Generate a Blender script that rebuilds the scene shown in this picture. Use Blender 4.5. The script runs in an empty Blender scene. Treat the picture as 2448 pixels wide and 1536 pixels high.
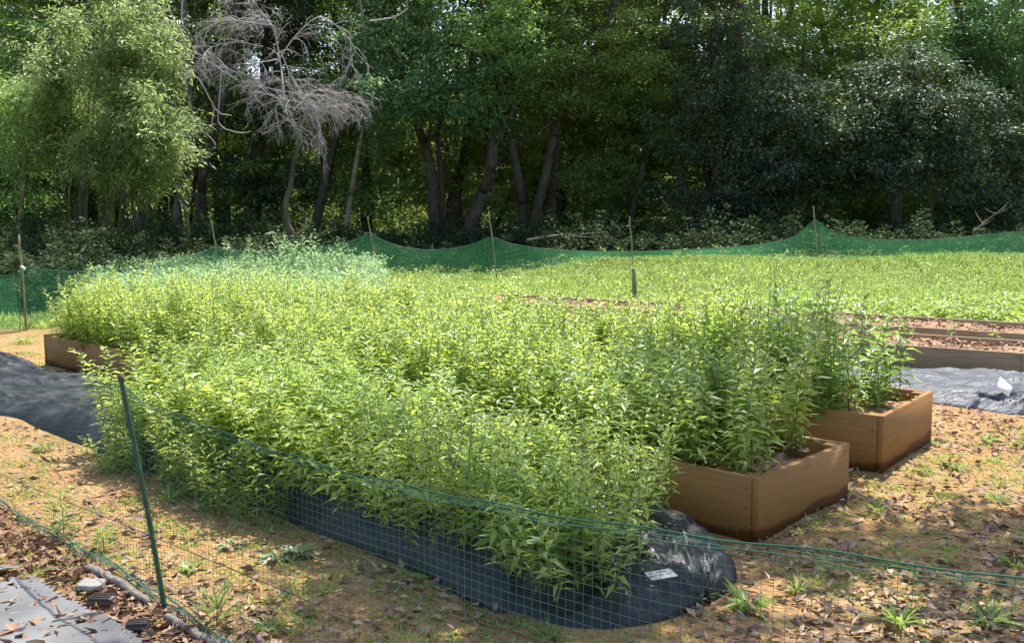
import bpy, math, random
import numpy as np
from mathutils import Vector, noise as mnoise

# ---------------------------------------------------------------- camera, world, sun
scene = bpy.context.scene
COL = scene.collection
F = 2400.0                       # focal length in photo pixels (2448 wide)
HZ = 495.0                       # horizon row
CAM_Z = 1.6
TH = math.atan((768 - HZ) / F)
cam_d = bpy.data.cameras.new('camera')
cam_d.sensor_width = 36
cam_d.lens = F / 2448 * 36
cam_d.clip_start = 0.05
cam_d.clip_end = 600
cam = bpy.data.objects.new('camera', cam_d)
COL.objects.link(cam)
cam.location = (0, 0, CAM_Z)
cam.rotation_euler = (math.pi / 2 - TH, 0, 0)
scene.camera = cam

SUN_EL = math.radians(64)
SUN_H = Vector((0.30, 0.954))    # horizontal direction towards the sun
w = bpy.data.worlds.new('World')
scene.world = w
w.use_nodes = True
nt = w.node_tree
sky = nt.nodes.new('ShaderNodeTexSky')
sky.sky_type = 'NISHITA'
sky.sun_disc = False
sky.sun_elevation = SUN_EL
sky.sun_rotation = math.atan2(SUN_H.x, SUN_H.y)
sky.air_density = 1.0
sky.dust_density = 1.5
nt.links.new(sky.outputs[0], nt.nodes['Background'].inputs[0])
nt.nodes['Background'].inputs[1].default_value = 0.15
sd = bpy.data.lights.new('sun', 'SUN')
sd.energy = 4.6
sd.angle = math.radians(0.5)
sd.color = (1.0, 0.95, 0.86)
sun = bpy.data.objects.new('sun', sd)
COL.objects.link(sun)
sv = Vector((SUN_H.x * math.cos(SUN_EL), SUN_H.y * math.cos(SUN_EL), math.sin(SUN_EL)))
sun.rotation_euler = sv.to_track_quat('Z', 'Y').to_euler()
sun.location = (5, 20, 30)
scene.view_settings.view_transform = 'Standard'
scene.view_settings.look = 'None'
scene.view_settings.gamma = 1
scene.view_settings.exposure = 0.95
scene.cycles.max_bounces = 7
scene.cycles.transmission_bounces = 5
scene.cycles.diffuse_bounces = 4
scene.cycles.glossy_bounces = 2
scene.cycles.use_denoising = True

# ---------------------------------------------------------------- measuring helpers
K = 2448 / 2410.0                # I read most positions off a 2410-wide view
def ray(px, py):
    u = (px - 1224) / F; v = (768 - py) / F
    return Vector((u, math.cos(TH) + v * math.sin(TH), -math.sin(TH) + v * math.cos(TH)))
def un(px, py, z=0.0):           # point of the level z seen at native pixel
    d = ray(px, py); t = (z - CAM_Z) / d.z
    return Vector((0, 0, CAM_Z)) + d * t
def at(px, py, Y):               # point at distance Y
    d = ray(px, py)
    return Vector((0, 0, CAM_Z)) + d * (Y / d.y)
def und(x, y, z=0.0): return un(x * K, y * K, z)
def atd(x, y, Y): return at(x * K, y * K, Y)

def sstep(a, b, x):
    t = np.clip((np.asarray(x, float) - a) / (b - a), 0, 1)
    return t * t * (3 - 2 * t)
def g(x, y):                     # terrain height
    x = np.asarray(x, float); y = np.asarray(y, float)
    h = 0.10 + 0.42 * sstep(-.6, 2.2, x)
    b = sstep(17.5, 22.2, y) * h + sstep(22.5, 26, y) * (0.55 - h)
    n = 0.012 * np.sin(1.7 * x + .3) * np.cos(2.1 * y) + 0.008 * np.sin(5.3 * x + 1.1 * y) + 0.006 * np.sin(9.1 * y - 4 * x)
    far = sstep(15, 20, y) * 0.04 * np.sin(.9 * x + .5 * y)
    return b + n + far
def gz(x, y): return float(g(x, y))

# ---------------------------------------------------------------- mesh helpers
class MB:
    def __init__(s): s.v = []; s.t = []; s.m = []; s.n = 0
    def add(s, verts, tris, mi=0):
        verts = np.asarray(verts, np.float32).reshape(-1, 3); tris = np.asarray(tris, np.int64).reshape(-1, 3)
        s.v.append(verts); s.t.append(tris + s.n); s.m.append(np.full(len(tris), mi, np.int32)); s.n += len(verts)
    def mesh(s, name, mats, smooth=False):
        v = np.concatenate(s.v); t = np.concatenate(s.t); m = np.concatenate(s.m)
        me = bpy.data.meshes.new(name)
        me.vertices.add(len(v)); me.vertices.foreach_set('co', v.ravel())
        me.loops.add(len(t) * 3); me.loops.foreach_set('vertex_index', t.ravel().astype(np.int32))
        me.polygons.add(len(t)); me.polygons.foreach_set('loop_start', np.arange(0, len(t) * 3, 3, dtype=np.int32))
        me.polygons.foreach_set('material_index', m)
        if smooth: me.polygons.foreach_set('use_smooth', np.ones(len(t), bool))
        for x in (mats if isinstance(mats, (list, tuple)) else [mats]): me.materials.append(x)
        me.update(calc_edges=True); me.validate()
        return me
    def build(s, name, mats, parent=None, smooth=False):
        me = s.mesh(name, mats, smooth)
        o = bpy.data.objects.new(name, me); COL.objects.link(o)
        if parent is not None: o.parent = parent
        return o
def tag(o, label=None, cat=None, group=None, kind=None):
    if label: o['label'] = label
    if cat: o['category'] = cat
    if group: o['group'] = group
    if kind: o['kind'] = kind
    return o
def thing(name, loc, label, cat, group=None, rz=0):
    o = bpy.data.objects.new(name, None); COL.objects.link(o)
    o.empty_display_size = .1
    o.location = loc; o.rotation_euler = (0, 0, rz)
    return tag(o, label, cat, group)
def shift(mb, off):              # make stored coordinates relative to a base
    mb.v = [a - np.array(off, np.float32) for a in mb.v]
    return mb
def norm(a): return a / np.maximum(np.linalg.norm(a, axis=-1, keepdims=True), 1e-9)

def tube(mb, pts, rad, sides=5, mi=0, cap=True, rough=0, rng=None):
    pts = np.asarray(pts, float); n = len(pts)
    rad = np.broadcast_to(np.asarray(rad, float), (n,))
    d = norm(np.gradient(pts, axis=0))
    ref = np.where(np.abs(d[:, 2:3]) > .9, np.array([[1., 0, 0]]), np.array([[0., 0, 1]]))
    a = norm(np.cross(d, ref)); b = np.cross(d, a)
    ang = np.arange(sides) * 2 * math.pi / sides
    r = rad[:, None] * np.ones((n, sides))
    if rough: r = r * (1 + rough * (rng.random((n, sides)) - .5))
    v = pts[:, None] + r[..., None] * (np.cos(ang)[None, :, None] * a[:, None] + np.sin(ang)[None, :, None] * b[:, None])
    i = np.arange(n - 1)[:, None]; j = np.arange(sides)[None]; j2 = (j + 1) % sides
    q0 = i * sides + j; q1 = i * sides + j2; q2 = (i + 1) * sides + j2; q3 = (i + 1) * sides + j
    t = np.concatenate([np.stack([q0, q1, q2], -1).reshape(-1, 3), np.stack([q0, q2, q3], -1).reshape(-1, 3)])
    v = v.reshape(-1, 3)
    if cap:
        v = np.concatenate([v, pts[:1], pts[-1:]]); c0, c1 = n * sides, n * sides + 1
        e = [(c0, (k + 1) % sides, k) for k in range(sides)] + [(c1, (n - 1) * sides + k, (n - 1) * sides + (k + 1) % sides) for k in range(sides)]
        t = np.concatenate([t, np.array(e)])
    mb.add(v, t, mi)

def spline(pts, n):              # Catmull-Rom resample
    p = np.asarray(pts, float)
    if len(p) < 3: return p[0] + (p[-1] - p[0]) * np.linspace(0, 1, n)[:, None]
    q = np.vstack([2 * p[0] - p[1], p, 2 * p[-1] - p[-2]])
    out = []
    for s in np.linspace(0, len(p) - 1 - 1e-6, n):
        i = int(s); t = s - i; a, b, c, d = q[i:i + 4]
        out.append(.5 * ((2 * b) + (-a + c) * t + (2 * a - 5 * b + 4 * c - d) * t * t + (-a + 3 * b - 3 * c + d) * t ** 3))
    return np.array(out)

def leaves(mb, b, d, L, W, droop, rng, mi=0, fold=True, upj=.5):
    """leaf blades: b base, d unit direction, L length, W width (arrays)"""
    b = np.asarray(b, float); d = norm(np.asarray(d, float)); N = len(b)
    L = np.broadcast_to(L, (N,))[:, None]; W = np.broadcast_to(W, (N,))[:, None]; droop = np.broadcast_to(droop, (N,))[:, None]
    up = np.array([[0, 0, 1.]]) + rng.normal(0, upj, (N, 3))
    s = norm(np.cross(d, up)); n = np.cross(s, d)
    z = np.array([[0, 0, 1.]])
    if fold:
        m = b + d * L * .45 + n * W * .02 - z * droop * L * .15
        l = b + d * L * .4 + s * W * .5 + n * W * .22 - z * droop * L * .12
        r = b + d * L * .4 - s * W * .5 + n * W * .22 - z * droop * L * .12
        t = b + d * L - z * droop * L
        v = np.stack([b, l, r, m, t], 1).reshape(-1, 3)
        k = np.arange(N)[:, None] * 5
        tr = np.concatenate([k + np.array([[0, 3, 1]]), k + np.array([[0, 2, 3]]), k + np.array([[1, 3, 4]]), k + np.array([[3, 2, 4]])])
    else:
        l = b + d * L * .45 + s * W * .5 - z * droop * L * .15
        r = b + d * L * .45 - s * W * .5 - z * droop * L * .15
        t = b + d * L - z * droop * L
        v = np.stack([b, l, r, t], 1).reshape(-1, 3)
        k = np.arange(N)[:, None] * 4
        tr = np.concatenate([k + np.array([[0, 2, 1]]), k + np.array([[1, 2, 3]])])
    mb.add(v, tr, mi)

def box(mb, c, sx, sy, sz, ax=(1, 0, 0), ay=(0, 1, 0), mi=0, bev=.003):
    """box, c = centre of the base, axes ax/ay, chamfered along all edges of its top and sides"""
    c = np.array(c, float); ax = np.array(ax, float); ay = np.array(ay, float); az = np.array([0, 0, 1.])
    bev = min(bev, sx * .2, sy * .2, sz * .2)
    rings = [(0, 0), (sz - bev, 0), (sz, bev)]
    v = []
    for z, i in rings:
        hx, hy = sx / 2 - i, sy / 2 - i
        for x, y in ((-hx, -hy + bev), (-hx + bev, -hy), (hx - bev, -hy), (hx, -hy + bev), (hx, hy - bev), (hx - bev, hy), (-hx + bev, hy), (-hx, hy - bev)):
            v.append(c + ax * x + ay * y + az * z)
    t = []
    for r in range(2):
        for k in range(8):
            a, b = r * 8 + k, r * 8 + (k + 1) % 8
            t += [(a, b, b + 8), (a, b + 8, a + 8)]
    for k in range(1, 7): t.append((16, 16 + k, 16 + k + 1)); t.append((0, k + 1, k))
    mb.add(v, t, mi)

# ---------------------------------------------------------------- materials
def mat(name): 
    m = bpy.data.materials.new(name); m.use_nodes = True
    return m, m.node_tree, m.node_tree.nodes, m.node_tree.links, m.node_tree.nodes['Principled BSDF']
def ramp(N, stops):
    r = N.new('ShaderNodeValToRGB'); e = r.color_ramp.elements
    while len(e) < len(stops): e.new(.5)
    for x, (p, c) in zip(e, stops): x.position = p; x.color = (*c, 1)
    return r
def leaf_mat(name, cols, trans, tw=.4, rough=.42, spec=.5):
    """cols: list of base colours varied leaf by leaf; trans: colour of light coming through"""
    m, T, N, Lk, P = mat(name)
    geo = N.new('ShaderNodeNewGeometry')
    r = ramp(N, [(i / max(1, len(cols) - 1), c) for i, c in enumerate(cols)])
    Lk.new(geo.outputs['Random Per Island'], r.inputs[0])
    oi = N.new('ShaderNodeObjectInfo')
    hs = N.new('ShaderNodeHueSaturation'); hs.inputs['Saturation'].default_value = 1
    mp = N.new('ShaderNodeMapRange'); mp.inputs[3].default_value = .72; mp.inputs[4].default_value = 1.22
    Lk.new(oi.outputs['Random'], mp.inputs[0]); Lk.new(mp.outputs[0], hs.inputs['Value'])
    Lk.new(r.outputs[0], hs.inputs['Color']); Lk.new(hs.outputs[0], P.inputs['Base Color'])
    P.inputs['Roughness'].default_value = rough
    P.inputs['Specular IOR Level'].default_value = spec
    tr = N.new('ShaderNodeBsdfTranslucent')
    mx = N.new('ShaderNodeMix'); mx.data_type = 'RGBA'; mx.blend_type = 'MULTIPLY'; mx.inputs[0].default_value = .5
    hs2 = N.new('ShaderNodeHueSaturation'); hs2.inputs['Color'].default_value = (*trans, 1)
    mp2 = N.new('ShaderNodeMapRange'); mp2.inputs[3].default_value = .75; mp2.inputs[4].default_value = 1.2
    Lk.new(geo.outputs['Random Per Island'], mp2.inputs[0]); Lk.new(mp2.outputs[0], hs2.inputs['Value'])
    Lk.new(hs2.outputs[0], tr.inputs[0])
    ms = N.new('ShaderNodeMixShader'); ms.inputs[0].default_value = tw
    Lk.new(P.outputs[0], ms.inputs[1]); Lk.new(tr.outputs[0], ms.inputs[2])
    Lk.new(ms.outputs[0], N['Material Output'].inputs[0])
    return m
def plain(name, col, rough=.7, var=.25, scale=6, bump=0, spec=.3):
    m, T, N, Lk, P = mat(name)
    tc = N.new('ShaderNodeTexCoord'); nz = N.new('ShaderNodeTexNoise'); nz.inputs['Scale'].default_value = scale; nz.inputs['Detail'].default_value = 6
    Lk.new(tc.outputs['Object'], nz.inputs[0])
    c = Vector(col); r = ramp(N, [(.3, tuple(c * (1 - var))), (.7, tuple(c * (1 + var)))])
    Lk.new(nz.outputs[0], r.inputs[0]); Lk.new(r.outputs[0], P.inputs['Base Color'])
    P.inputs['Roughness'].default_value = rough; P.inputs['Specular IOR Level'].default_value = spec
    if bump:
        b = N.new('ShaderNodeBump'); b.inputs['Strength'].default_value = bump; b.inputs['Distance'].default_value = .02
        Lk.new(nz.outputs[0], b.inputs['Height']); Lk.new(b.outputs[0], P.inputs['Normal'])
    return m
def island_mat(name, cols, rough=.8, trans=0):
    m, T, N, Lk, P = mat(name)
    geo = N.new('ShaderNodeNewGeometry'); r = ramp(N, [(i / (len(cols) - 1), c) for i, c in enumerate(cols)])
    Lk.new(geo.outputs['Random Per Island'], r.inputs[0]); Lk.new(r.outputs[0], P.inputs['Base Color'])
    P.inputs['Roughness'].default_value = rough; P.inputs['Specular IOR Level'].default_value = .3
    return m
def bark(name, c1, c2, sc=3):
    m, T, N, Lk, P = mat(name)
    tc = N.new('ShaderNodeTexCoord'); mp = N.new('ShaderNodeMapping'); mp.inputs['Scale'].default_value = (1, 1, .25)
    nz = N.new('ShaderNodeTexNoise'); nz.inputs['Scale'].default_value = sc * 5; nz.inputs['Detail'].default_value = 8
    n2 = N.new('ShaderNodeTexNoise'); n2.inputs['Scale'].default_value = sc; n2.inputs['Detail'].default_value = 3
    Lk.new(tc.outputs['Object'], mp.inputs[0]); Lk.new(mp.outputs[0], nz.inputs[0]); Lk.new(tc.outputs['Object'], n2.inputs[0])
    ad = N.new('ShaderNodeMath'); ad.operation = 'MULTIPLY_ADD'; ad.inputs[1].default_value = .6
    Lk.new(nz.outputs[0], ad.inputs[0]); m2 = N.new('ShaderNodeMath'); m2.operation = 'MULTIPLY'; m2.inputs[1].default_value = .4
    Lk.new(n2.outputs[0], m2.inputs[0]); Lk.new(m2.outputs[0], ad.inputs[2])
    r = ramp(N, [(.35, c1), (.65, c2)]); Lk.new(ad.outputs[0], r.inputs[0]); Lk.new(r.outputs[0], P.inputs['Base Color'])
    b = N.new('ShaderNodeBump'); b.inputs['Strength'].default_value = .8; b.inputs['Distance'].default_value = .03
    Lk.new(nz.outputs[0], b.inputs['Height']); Lk.new(b.outputs[0], P.inputs['Normal'])
    P.inputs['Roughness'].default_value = .9; P.inputs['Specular IOR Level'].default_value = .2
    return m

M = {}
M['bed_leaf'] = leaf_mat('bed leaf', [(.145, .25, .065), (.21, .33, .085), (.29, .39, .12), (.17, .27, .09)], (.76, .88, .17), .47, .38, .42)
M['bed_leaf_dark'] = leaf_mat('broad bed leaf', [(.11, .20, .055), (.15, .25, .065), (.20, .29, .09)], (.50, .70, .14), .42, .4, .4)
M['stem'] = plain('green stem', (.12, .17, .04), .6)
M['blue_leaf'] = leaf_mat('blue green leaf', [(.14, .24, .12), (.19, .30, .15), (.25, .36, .19)], (.50, .72, .29), .42, .45, .4)
M['grass'] = leaf_mat('grass blade', [(.21, .33, .09), (.28, .40, .11), (.36, .44, .16), (.24, .35, .10)], (.66, .82, .22), .42, .6, .2)
M['weed'] = leaf_mat('weed leaf', [(.14, .23, .05), (.22, .31, .07), (.30, .36, .10)], (.55, .70, .15), .42)
M['wilt'] = leaf_mat('wilted pale leaf', [(.34, .40, .20), (.42, .47, .26), (.26, .34, .14)], (.45, .52, .22), .3)
M['f_mid'] = leaf_mat('tree leaf mid green', [(00.099, 00.183, 00.056), (00.140, 00.239, 00.077), (00.183, 00.280, 00.091)], (00.420, 00.644, 00.125), .35, .45, .35)
M['f_blue'] = leaf_mat('tree leaf cool green', [(.075, .15, .06), (.11, .20, .08), (.15, .25, .11)], (.27, .50, .13), .33, .42, .4)
M['f_dark'] = leaf_mat('tree leaf dark glossy', [(.045, .075, .042), (.07, .105, .06), (.11, .15, .095)], (.15, .25, .08), .22, .52, .3)
M['f_olive'] = leaf_mat('tree leaf olive', [(00.106, 00.173, 00.053), (00.150, 00.226, 00.067), (00.210, 00.284, 00.097)], (00.510, 00.660, 00.120), .35, .45, .35)
M['f_yellow'] = leaf_mat('tree leaf yellow green', [(0.117, 0.195, 0.039), (0.169, 0.260, 0.052), (0.234, 0.312, 0.078)], (0.585, 0.754, 0.104), .42, .4, .5)
M['bamboo'] = leaf_mat('bamboo leaf', [(.13, .20, .07), (.19, .26, .09), (.26, .32, .12)], (.58, .74, .26), .45, .4, .5)
M['f_under_shade'] = leaf_mat('undergrowth leaf with shade', [(.02, .04, .015), (.035, .06, .02), (.06, .08, .035)], (.08, .14, .04), .25, .6, .15)  # leaf colour darkened to stand in for the shade under the trees
M['bark_dark'] = bark('dark bark', (.035, .028, .02), (.10, .08, .06))
M['bark_mid'] = bark('mid brown bark', (.035, .028, .02), (.10, .08, .058))
M['bark_grey'] = bark('grey brown bark', (.05, .04, .03), (.15, .12, .09))
M['bark_pale'] = bark('pale bark', (.16, .13, .09), (.34, .28, .20))
M['dead'] = bark('bleached dead wood', (.34, .31, .30), (.58, .53, .51), 8)
M['bamboo_stem'] = bark('bamboo culm', (.05, .06, .02), (.13, .13, .05), 5)
M['pole'] = bark('bamboo pole', (.16, .14, .07), (.36, .31, .19), 5)
M['greenpole'] = plain('green coated pole', (.03, .075, .035), .5, .4, 20)
M['net'] = leaf_mat('green net cord', [(.07, .17, .13), (.10, .21, .17)], (.07, .20, .15), .3, .5, .3)
M['far_net'] = leaf_mat('bright green net cord', [(.09, .30, .16), (.12, .37, .20)], (.16, .52, .28), .38, .5, .3)  # brighter, greener cord than the near net
M['rope'] = plain('dark rope', (.10, .09, .06), .9)
M['greenrope'] = plain('green rope', (.015, .09, .055), .6)
M['litter'] = island_mat('dry leaf', [(.20, .10, .055), (.34, .20, .11), (.46, .31, .20), (.30, .19, .15), (.15, .085, .05), (.52, .38, .24)], .75)
M['litter_red'] = island_mat('brown leaf', [(.13, .055, .03), (.26, .13, .075), (.38, .24, .15), (.18, .09, .05), (.44, .32, .22)], .75)
M['white'] = plain('white plastic tag', (.82, .82, .80), .4, .03)
M['cream'] = plain('cream label', (.34, .35, .31), .5, .05)
M['ink'] = plain('dark ink', (.03, .03, .035), .6)
M['stone'] = plain('mossy stone', (.17, .18, .10), .9, .4, 5, .6)
M['screw'] = plain('dull screw head', (.10, .085, .07), .4)
M['slate'] = plain('flat grey stone', (.30, .29, .27), .85, .2, 12, .4)
M['ribbed'] = plain('dark ribbed plastic', (.07, .055, .05), .5, .2)
M['oldwood'] = bark('weathered plank', (.12, .10, .085), (.27, .24, .21), 4)

def ground_mat():
    m, T, N, Lk, P = mat('orange soil')
    tc = N.new('ShaderNodeTexCoord')
    def nz(s, d=6, r=.6):
        n = N.new('ShaderNodeTexNoise'); n.inputs['Scale'].default_value = s; n.inputs['Detail'].default_value = d; n.inputs['Roughness'].default_value = r
        Lk.new(tc.outputs['Object'], n.inputs[0]); return n
    def mix(a, b, f, t='MIX'):
        x = N.new('ShaderNodeMix'); x.data_type = 'RGBA'; x.blend_type = t
        for k, s in ((6, a), (7, b), (0, f)):
            if hasattr(s, 'is_output'): Lk.new(s, x.inputs[k])
            elif k == 0: x.inputs[0].default_value = s
            else: x.inputs[k].default_value = (*s, 1)
        return x.outputs[2]
    r1 = ramp(N, [(.3, (.30, .145, .06)), (.5, (.48, .255, .10)), (.72, (.62, .39, .18))]); Lk.new(nz(2.3).outputs[0], r1.inputs[0])
    vo = N.new('ShaderNodeTexVoronoi'); vo.inputs['Scale'].default_value = 42; Lk.new(tc.outputs['Object'], vo.inputs[0])
    sep = N.new('ShaderNodeSeparateColor'); Lk.new(vo.outputs['Color'], sep.inputs[0])
    r2 = ramp(N, [(.0, (.16, .085, .05)), (.35, (.46, .26, .12)), (.7, (.64, .43, .23)), (1, (.34, .24, .18))]); Lk.new(sep.outputs[0], r2.inputs[0])
    c = mix(r1.outputs[0], r2.outputs[0], .42)
    r3 = ramp(N, [(.46, (0, 0, 0)), (.58, (1, 1, 1))]); Lk.new(nz(.9, 8, .7).outputs[0], r3.inputs[0])
    r3b = ramp(N, [(.4, (0, 0, 0)), (.62, (.75, .75, .75))]); Lk.new(nz(14, 5).outputs[0], r3b.inputs[0])
    f = mix(r3.outputs[0], r3b.outputs[0], 1.0, 'MULTIPLY')
    c = mix(c, (.24, .25, .075), f)
    # beyond the beds the soil carries turf
    sx = N.new('ShaderNodeSeparateXYZ'); Lk.new(tc.outputs['Object'], sx.inputs[0])
    mr = N.new('ShaderNodeMapRange'); mr.inputs[1].default_value = 12; mr.inputs[2].default_value = 15; Lk.new(sx.outputs[1], mr.inputs[0])
    c = mix(c, (.13, .17, .045), mr.outputs[0])
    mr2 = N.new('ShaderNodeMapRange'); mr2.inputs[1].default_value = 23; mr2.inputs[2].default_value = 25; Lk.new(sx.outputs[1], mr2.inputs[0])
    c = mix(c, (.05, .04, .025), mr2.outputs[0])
    Lk.new(c, P.inputs['Base Color']); P.inputs['Roughness'].default_value = .95; P.inputs['Specular IOR Level'].default_value = .15
    b = N.new('ShaderNodeBump'); b.inputs['Strength'].default_value = 1; b.inputs['Distance'].default_value = .025
    ad = N.new('ShaderNodeMath'); ad.operation = 'ADD'; Lk.new(nz(30, 6, .7).outputs[0], ad.inputs[0]); Lk.new(vo.outputs['Distance'], ad.inputs[1])
    Lk.new(ad.outputs[0], b.inputs['Height']); Lk.new(b.outputs[0], P.inputs['Normal'])
    return m
M['ground'] = ground_mat()

def wood_mat(name, c1, c2, stain=True):
    m, T, N, Lk, P = mat(name)
    tc = N.new('ShaderNodeTexCoord'); mp = N.new('ShaderNodeMapping'); mp.inputs['Scale'].default_value = (1.6, 34, 34)
    Lk.new(tc.outputs['Object'], mp.inputs[0])
    nz = N.new('ShaderNodeTexNoise'); nz.inputs['Scale'].default_value = 1.6; nz.inputs['Detail'].default_value = 8; nz.inputs['Distortion'].default_value = .6
    Lk.new(mp.outputs[0], nz.inputs[0])
    r = ramp(N, [(.3, c1), (.7, c2)]); Lk.new(nz.outputs[0], r.inputs[0])
    # knots
    vo = N.new('ShaderNodeTexVoronoi'); vo.inputs['Scale'].default_value = 2.6; Lk.new(tc.outputs['Object'], vo.inputs[0])
    kr = ramp(N, [(.018, (1, 1, 1)), (.05, (0, 0, 0))]); Lk.new(vo.outputs['Distance'], kr.inputs[0])
    mk = N.new('ShaderNodeMix'); mk.data_type = 'RGBA'; Lk.new(kr.outputs[0], mk.inputs[0]); Lk.new(r.outputs[0], mk.inputs[6]); mk.inputs[7].default_value = (.06, .03, .012, 1)
    out = mk.outputs[2]
    if stain:   # splashed wet soil, with a ragged tide line of its own
        sx = N.new('ShaderNodeSeparateXYZ'); Lk.new(tc.outputs['Object'], sx.inputs[0])
        n2 = N.new('ShaderNodeTexNoise'); n2.inputs['Scale'].default_value = 1.3; n2.inputs['Detail'].default_value = 2
        m2 = N.new('ShaderNodeMapping'); m2.inputs['Scale'].default_value = (1, 1, .15); Lk.new(tc.outputs['Object'], m2.inputs[0]); Lk.new(m2.outputs[0], n2.inputs[0])
        n3 = N.new('ShaderNodeTexNoise'); n3.inputs['Scale'].default_value = 60; Lk.new(m2.outputs[0], n3.inputs[0])
        a = N.new('ShaderNodeMath'); a.operation = 'MULTIPLY_ADD'; a.inputs[1].default_value = -.34; Lk.new(n2.outputs[0], a.inputs[0]); Lk.new(sx.outputs[2], a.inputs[2])
        a2 = N.new('ShaderNodeMath'); a2.operation = 'MULTIPLY_ADD'; a2.inputs[1].default_value = -.05; Lk.new(n3.outputs[0], a2.inputs[0]); Lk.new(a.outputs[0], a2.inputs[2])
        mr = N.new('ShaderNodeMapRange'); mr.inputs[1].default_value = -.11; mr.inputs[2].default_value = -.085; mr.inputs[3].default_value = .85; mr.inputs[4].default_value = 0
        Lk.new(a2.outputs[0], mr.inputs[0])
        ms = N.new('ShaderNodeMix'); ms.data_type = 'RGBA'; ms.blend_type = 'MULTIPLY'; Lk.new(mr.outputs[0], ms.inputs[0]); Lk.new(out, ms.inputs[6]); ms.inputs[7].default_value = (.38, .26, .20, 1)
        out = ms.outputs[2]
    Lk.new(out, P.inputs['Base Color']); P.inputs['Roughness'].default_value = .72; P.inputs['Specular IOR Level'].default_value = .25
    b = N.new('ShaderNodeBump'); b.inputs['Strength'].default_value = .25; b.inputs['Distance'].default_value = .004
    Lk.new(nz.outputs[0], b.inputs['Height']); Lk.new(b.outputs[0], P.inputs['Normal'])
    return m
M['wood'] = wood_mat('orange tan board', (.26, .132, .042), (.325, .172, .06))
M['wood2'] = wood_mat('grey tan board', (.27, .18, .10), (.37, .26, .16), False)

def soil_mat():
    m, T, N, Lk, P = mat('bed soil')
    tc = N.new('ShaderNodeTexCoord'); vo = N.new('ShaderNodeTexVoronoi'); vo.inputs['Scale'].default_value = 30; Lk.new(tc.outputs['Object'], vo.inputs[0])
    sep = N.new('ShaderNodeSeparateColor'); Lk.new(vo.outputs['Color'], sep.inputs[0])
    r = ramp(N, [(0, (.10, .05, .03)), (.4, (.32, .17, .09)), (1, (.46, .28, .16))]); Lk.new(sep.outputs[0], r.inputs[0]); Lk.new(r.outputs[0], P.inputs['Base Color'])
    b = N.new('ShaderNodeBump'); b.inputs['Strength'].default_value = 1; b.inputs['Distance'].default_value = .02; Lk.new(vo.outputs['Distance'], b.inputs['Height']); Lk.new(b.outputs[0], P.inputs['Normal'])
    P.inputs['Roughness'].default_value = .95
    return m
M['soil'] = soil_mat()

def plastic_mat(name='black mulch film', gmax=.075, col=(.014, .015, .016), rough=.34, stretch=(3, 14, 3)):
    m, T, N, Lk, P = mat(name)
    tc = N.new('ShaderNodeTexCoord'); mp = N.new('ShaderNodeMapping'); mp.inputs['Scale'].default_value = stretch; Lk.new(tc.outputs['Object'], mp.inputs[0])
    nz = N.new('ShaderNodeTexNoise'); nz.inputs['Scale'].default_value = 2.2; nz.inputs['Detail'].default_value = 5; nz.inputs['Distortion'].default_value = 1.2
    Lk.new(mp.outputs[0], nz.inputs[0])
    b = N.new('ShaderNodeBump'); b.inputs['Strength'].default_value = .9; b.inputs['Distance'].default_value = .014; Lk.new(nz.outputs[0], b.inputs['Height']); Lk.new(b.outputs[0], P.inputs['Normal'])
    n2 = N.new('ShaderNodeTexNoise'); n2.inputs['Scale'].default_value = 5; n2.inputs['Detail'].default_value = 7; Lk.new(tc.outputs['Object'], n2.inputs[0])
    c = Vector(col); r = ramp(N, [(.4, tuple(c)), (.62, tuple(c * 2.0)), (.8, (.045, .042, .042))]); Lk.new(n2.outputs[0], r.inputs[0]); Lk.new(r.outputs[0], P.inputs['Base Color'])
    r2 = ramp(N, [(.35, (rough,) * 3), (.75, (rough + .25,) * 3)]); Lk.new(n2.outputs[0], r2.inputs[0]); Lk.new(r2.outputs[0], P.inputs['Roughness'])
    P.inputs['Specular IOR Level'].default_value = .0
    gl = N.new('ShaderNodeBsdfGlossy'); gl.inputs[0].default_value = (.92, .96, 1, 1); Lk.new(r2.outputs[0], gl.inputs['Roughness']); Lk.new(b.outputs[0], gl.inputs['Normal'])
    lw = N.new('ShaderNodeLayerWeight'); lw.inputs[0].default_value = .3; Lk.new(b.outputs[0], lw.inputs['Normal'])
    mr = N.new('ShaderNodeMapRange'); mr.inputs[3].default_value = .035; mr.inputs[4].default_value = gmax; Lk.new(lw.outputs['Facing'], mr.inputs[0])
    ms = N.new('ShaderNodeMixShader'); Lk.new(mr.outputs[0], ms.inputs[0]); Lk.new(P.outputs[0], ms.inputs[1]); Lk.new(gl.outputs[0], ms.inputs[2])
    Lk.new(ms.outputs[0], N['Material Output'].inputs[0])
    return m
M['film'] = plastic_mat()
M['film2'] = plastic_mat('dusty mulch film', .07, (.020, .024, .034), .42)

def fabric_mat():
    m, T, N, Lk, P = mat('grey weed fabric')
    tc = N.new('ShaderNodeTexCoord'); nz = N.new('ShaderNodeTexNoise'); nz.inputs['Scale'].default_value = 3; nz.inputs['Detail'].default_value = 8; Lk.new(tc.outputs['Object'], nz.inputs[0])
    r = ramp(N, [(.3, (.10, .10, .10)), (.5, (.15, .15, .15)), (.75, (.23, .225, .22))]); Lk.new(nz.outputs[0], r.inputs[0]); Lk.new(r.outputs[0], P.inputs['Base Color'])
    b = N.new('ShaderNodeBump'); b.inputs['Strength'].default_value = .5; b.inputs['Distance'].default_value = .02; Lk.new(nz.outputs[0], b.inputs['Height']); Lk.new(b.outputs[0], P.inputs['Normal'])
    P.inputs['Roughness'].default_value = .85
    return m
M['fabric'] = fabric_mat()

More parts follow.
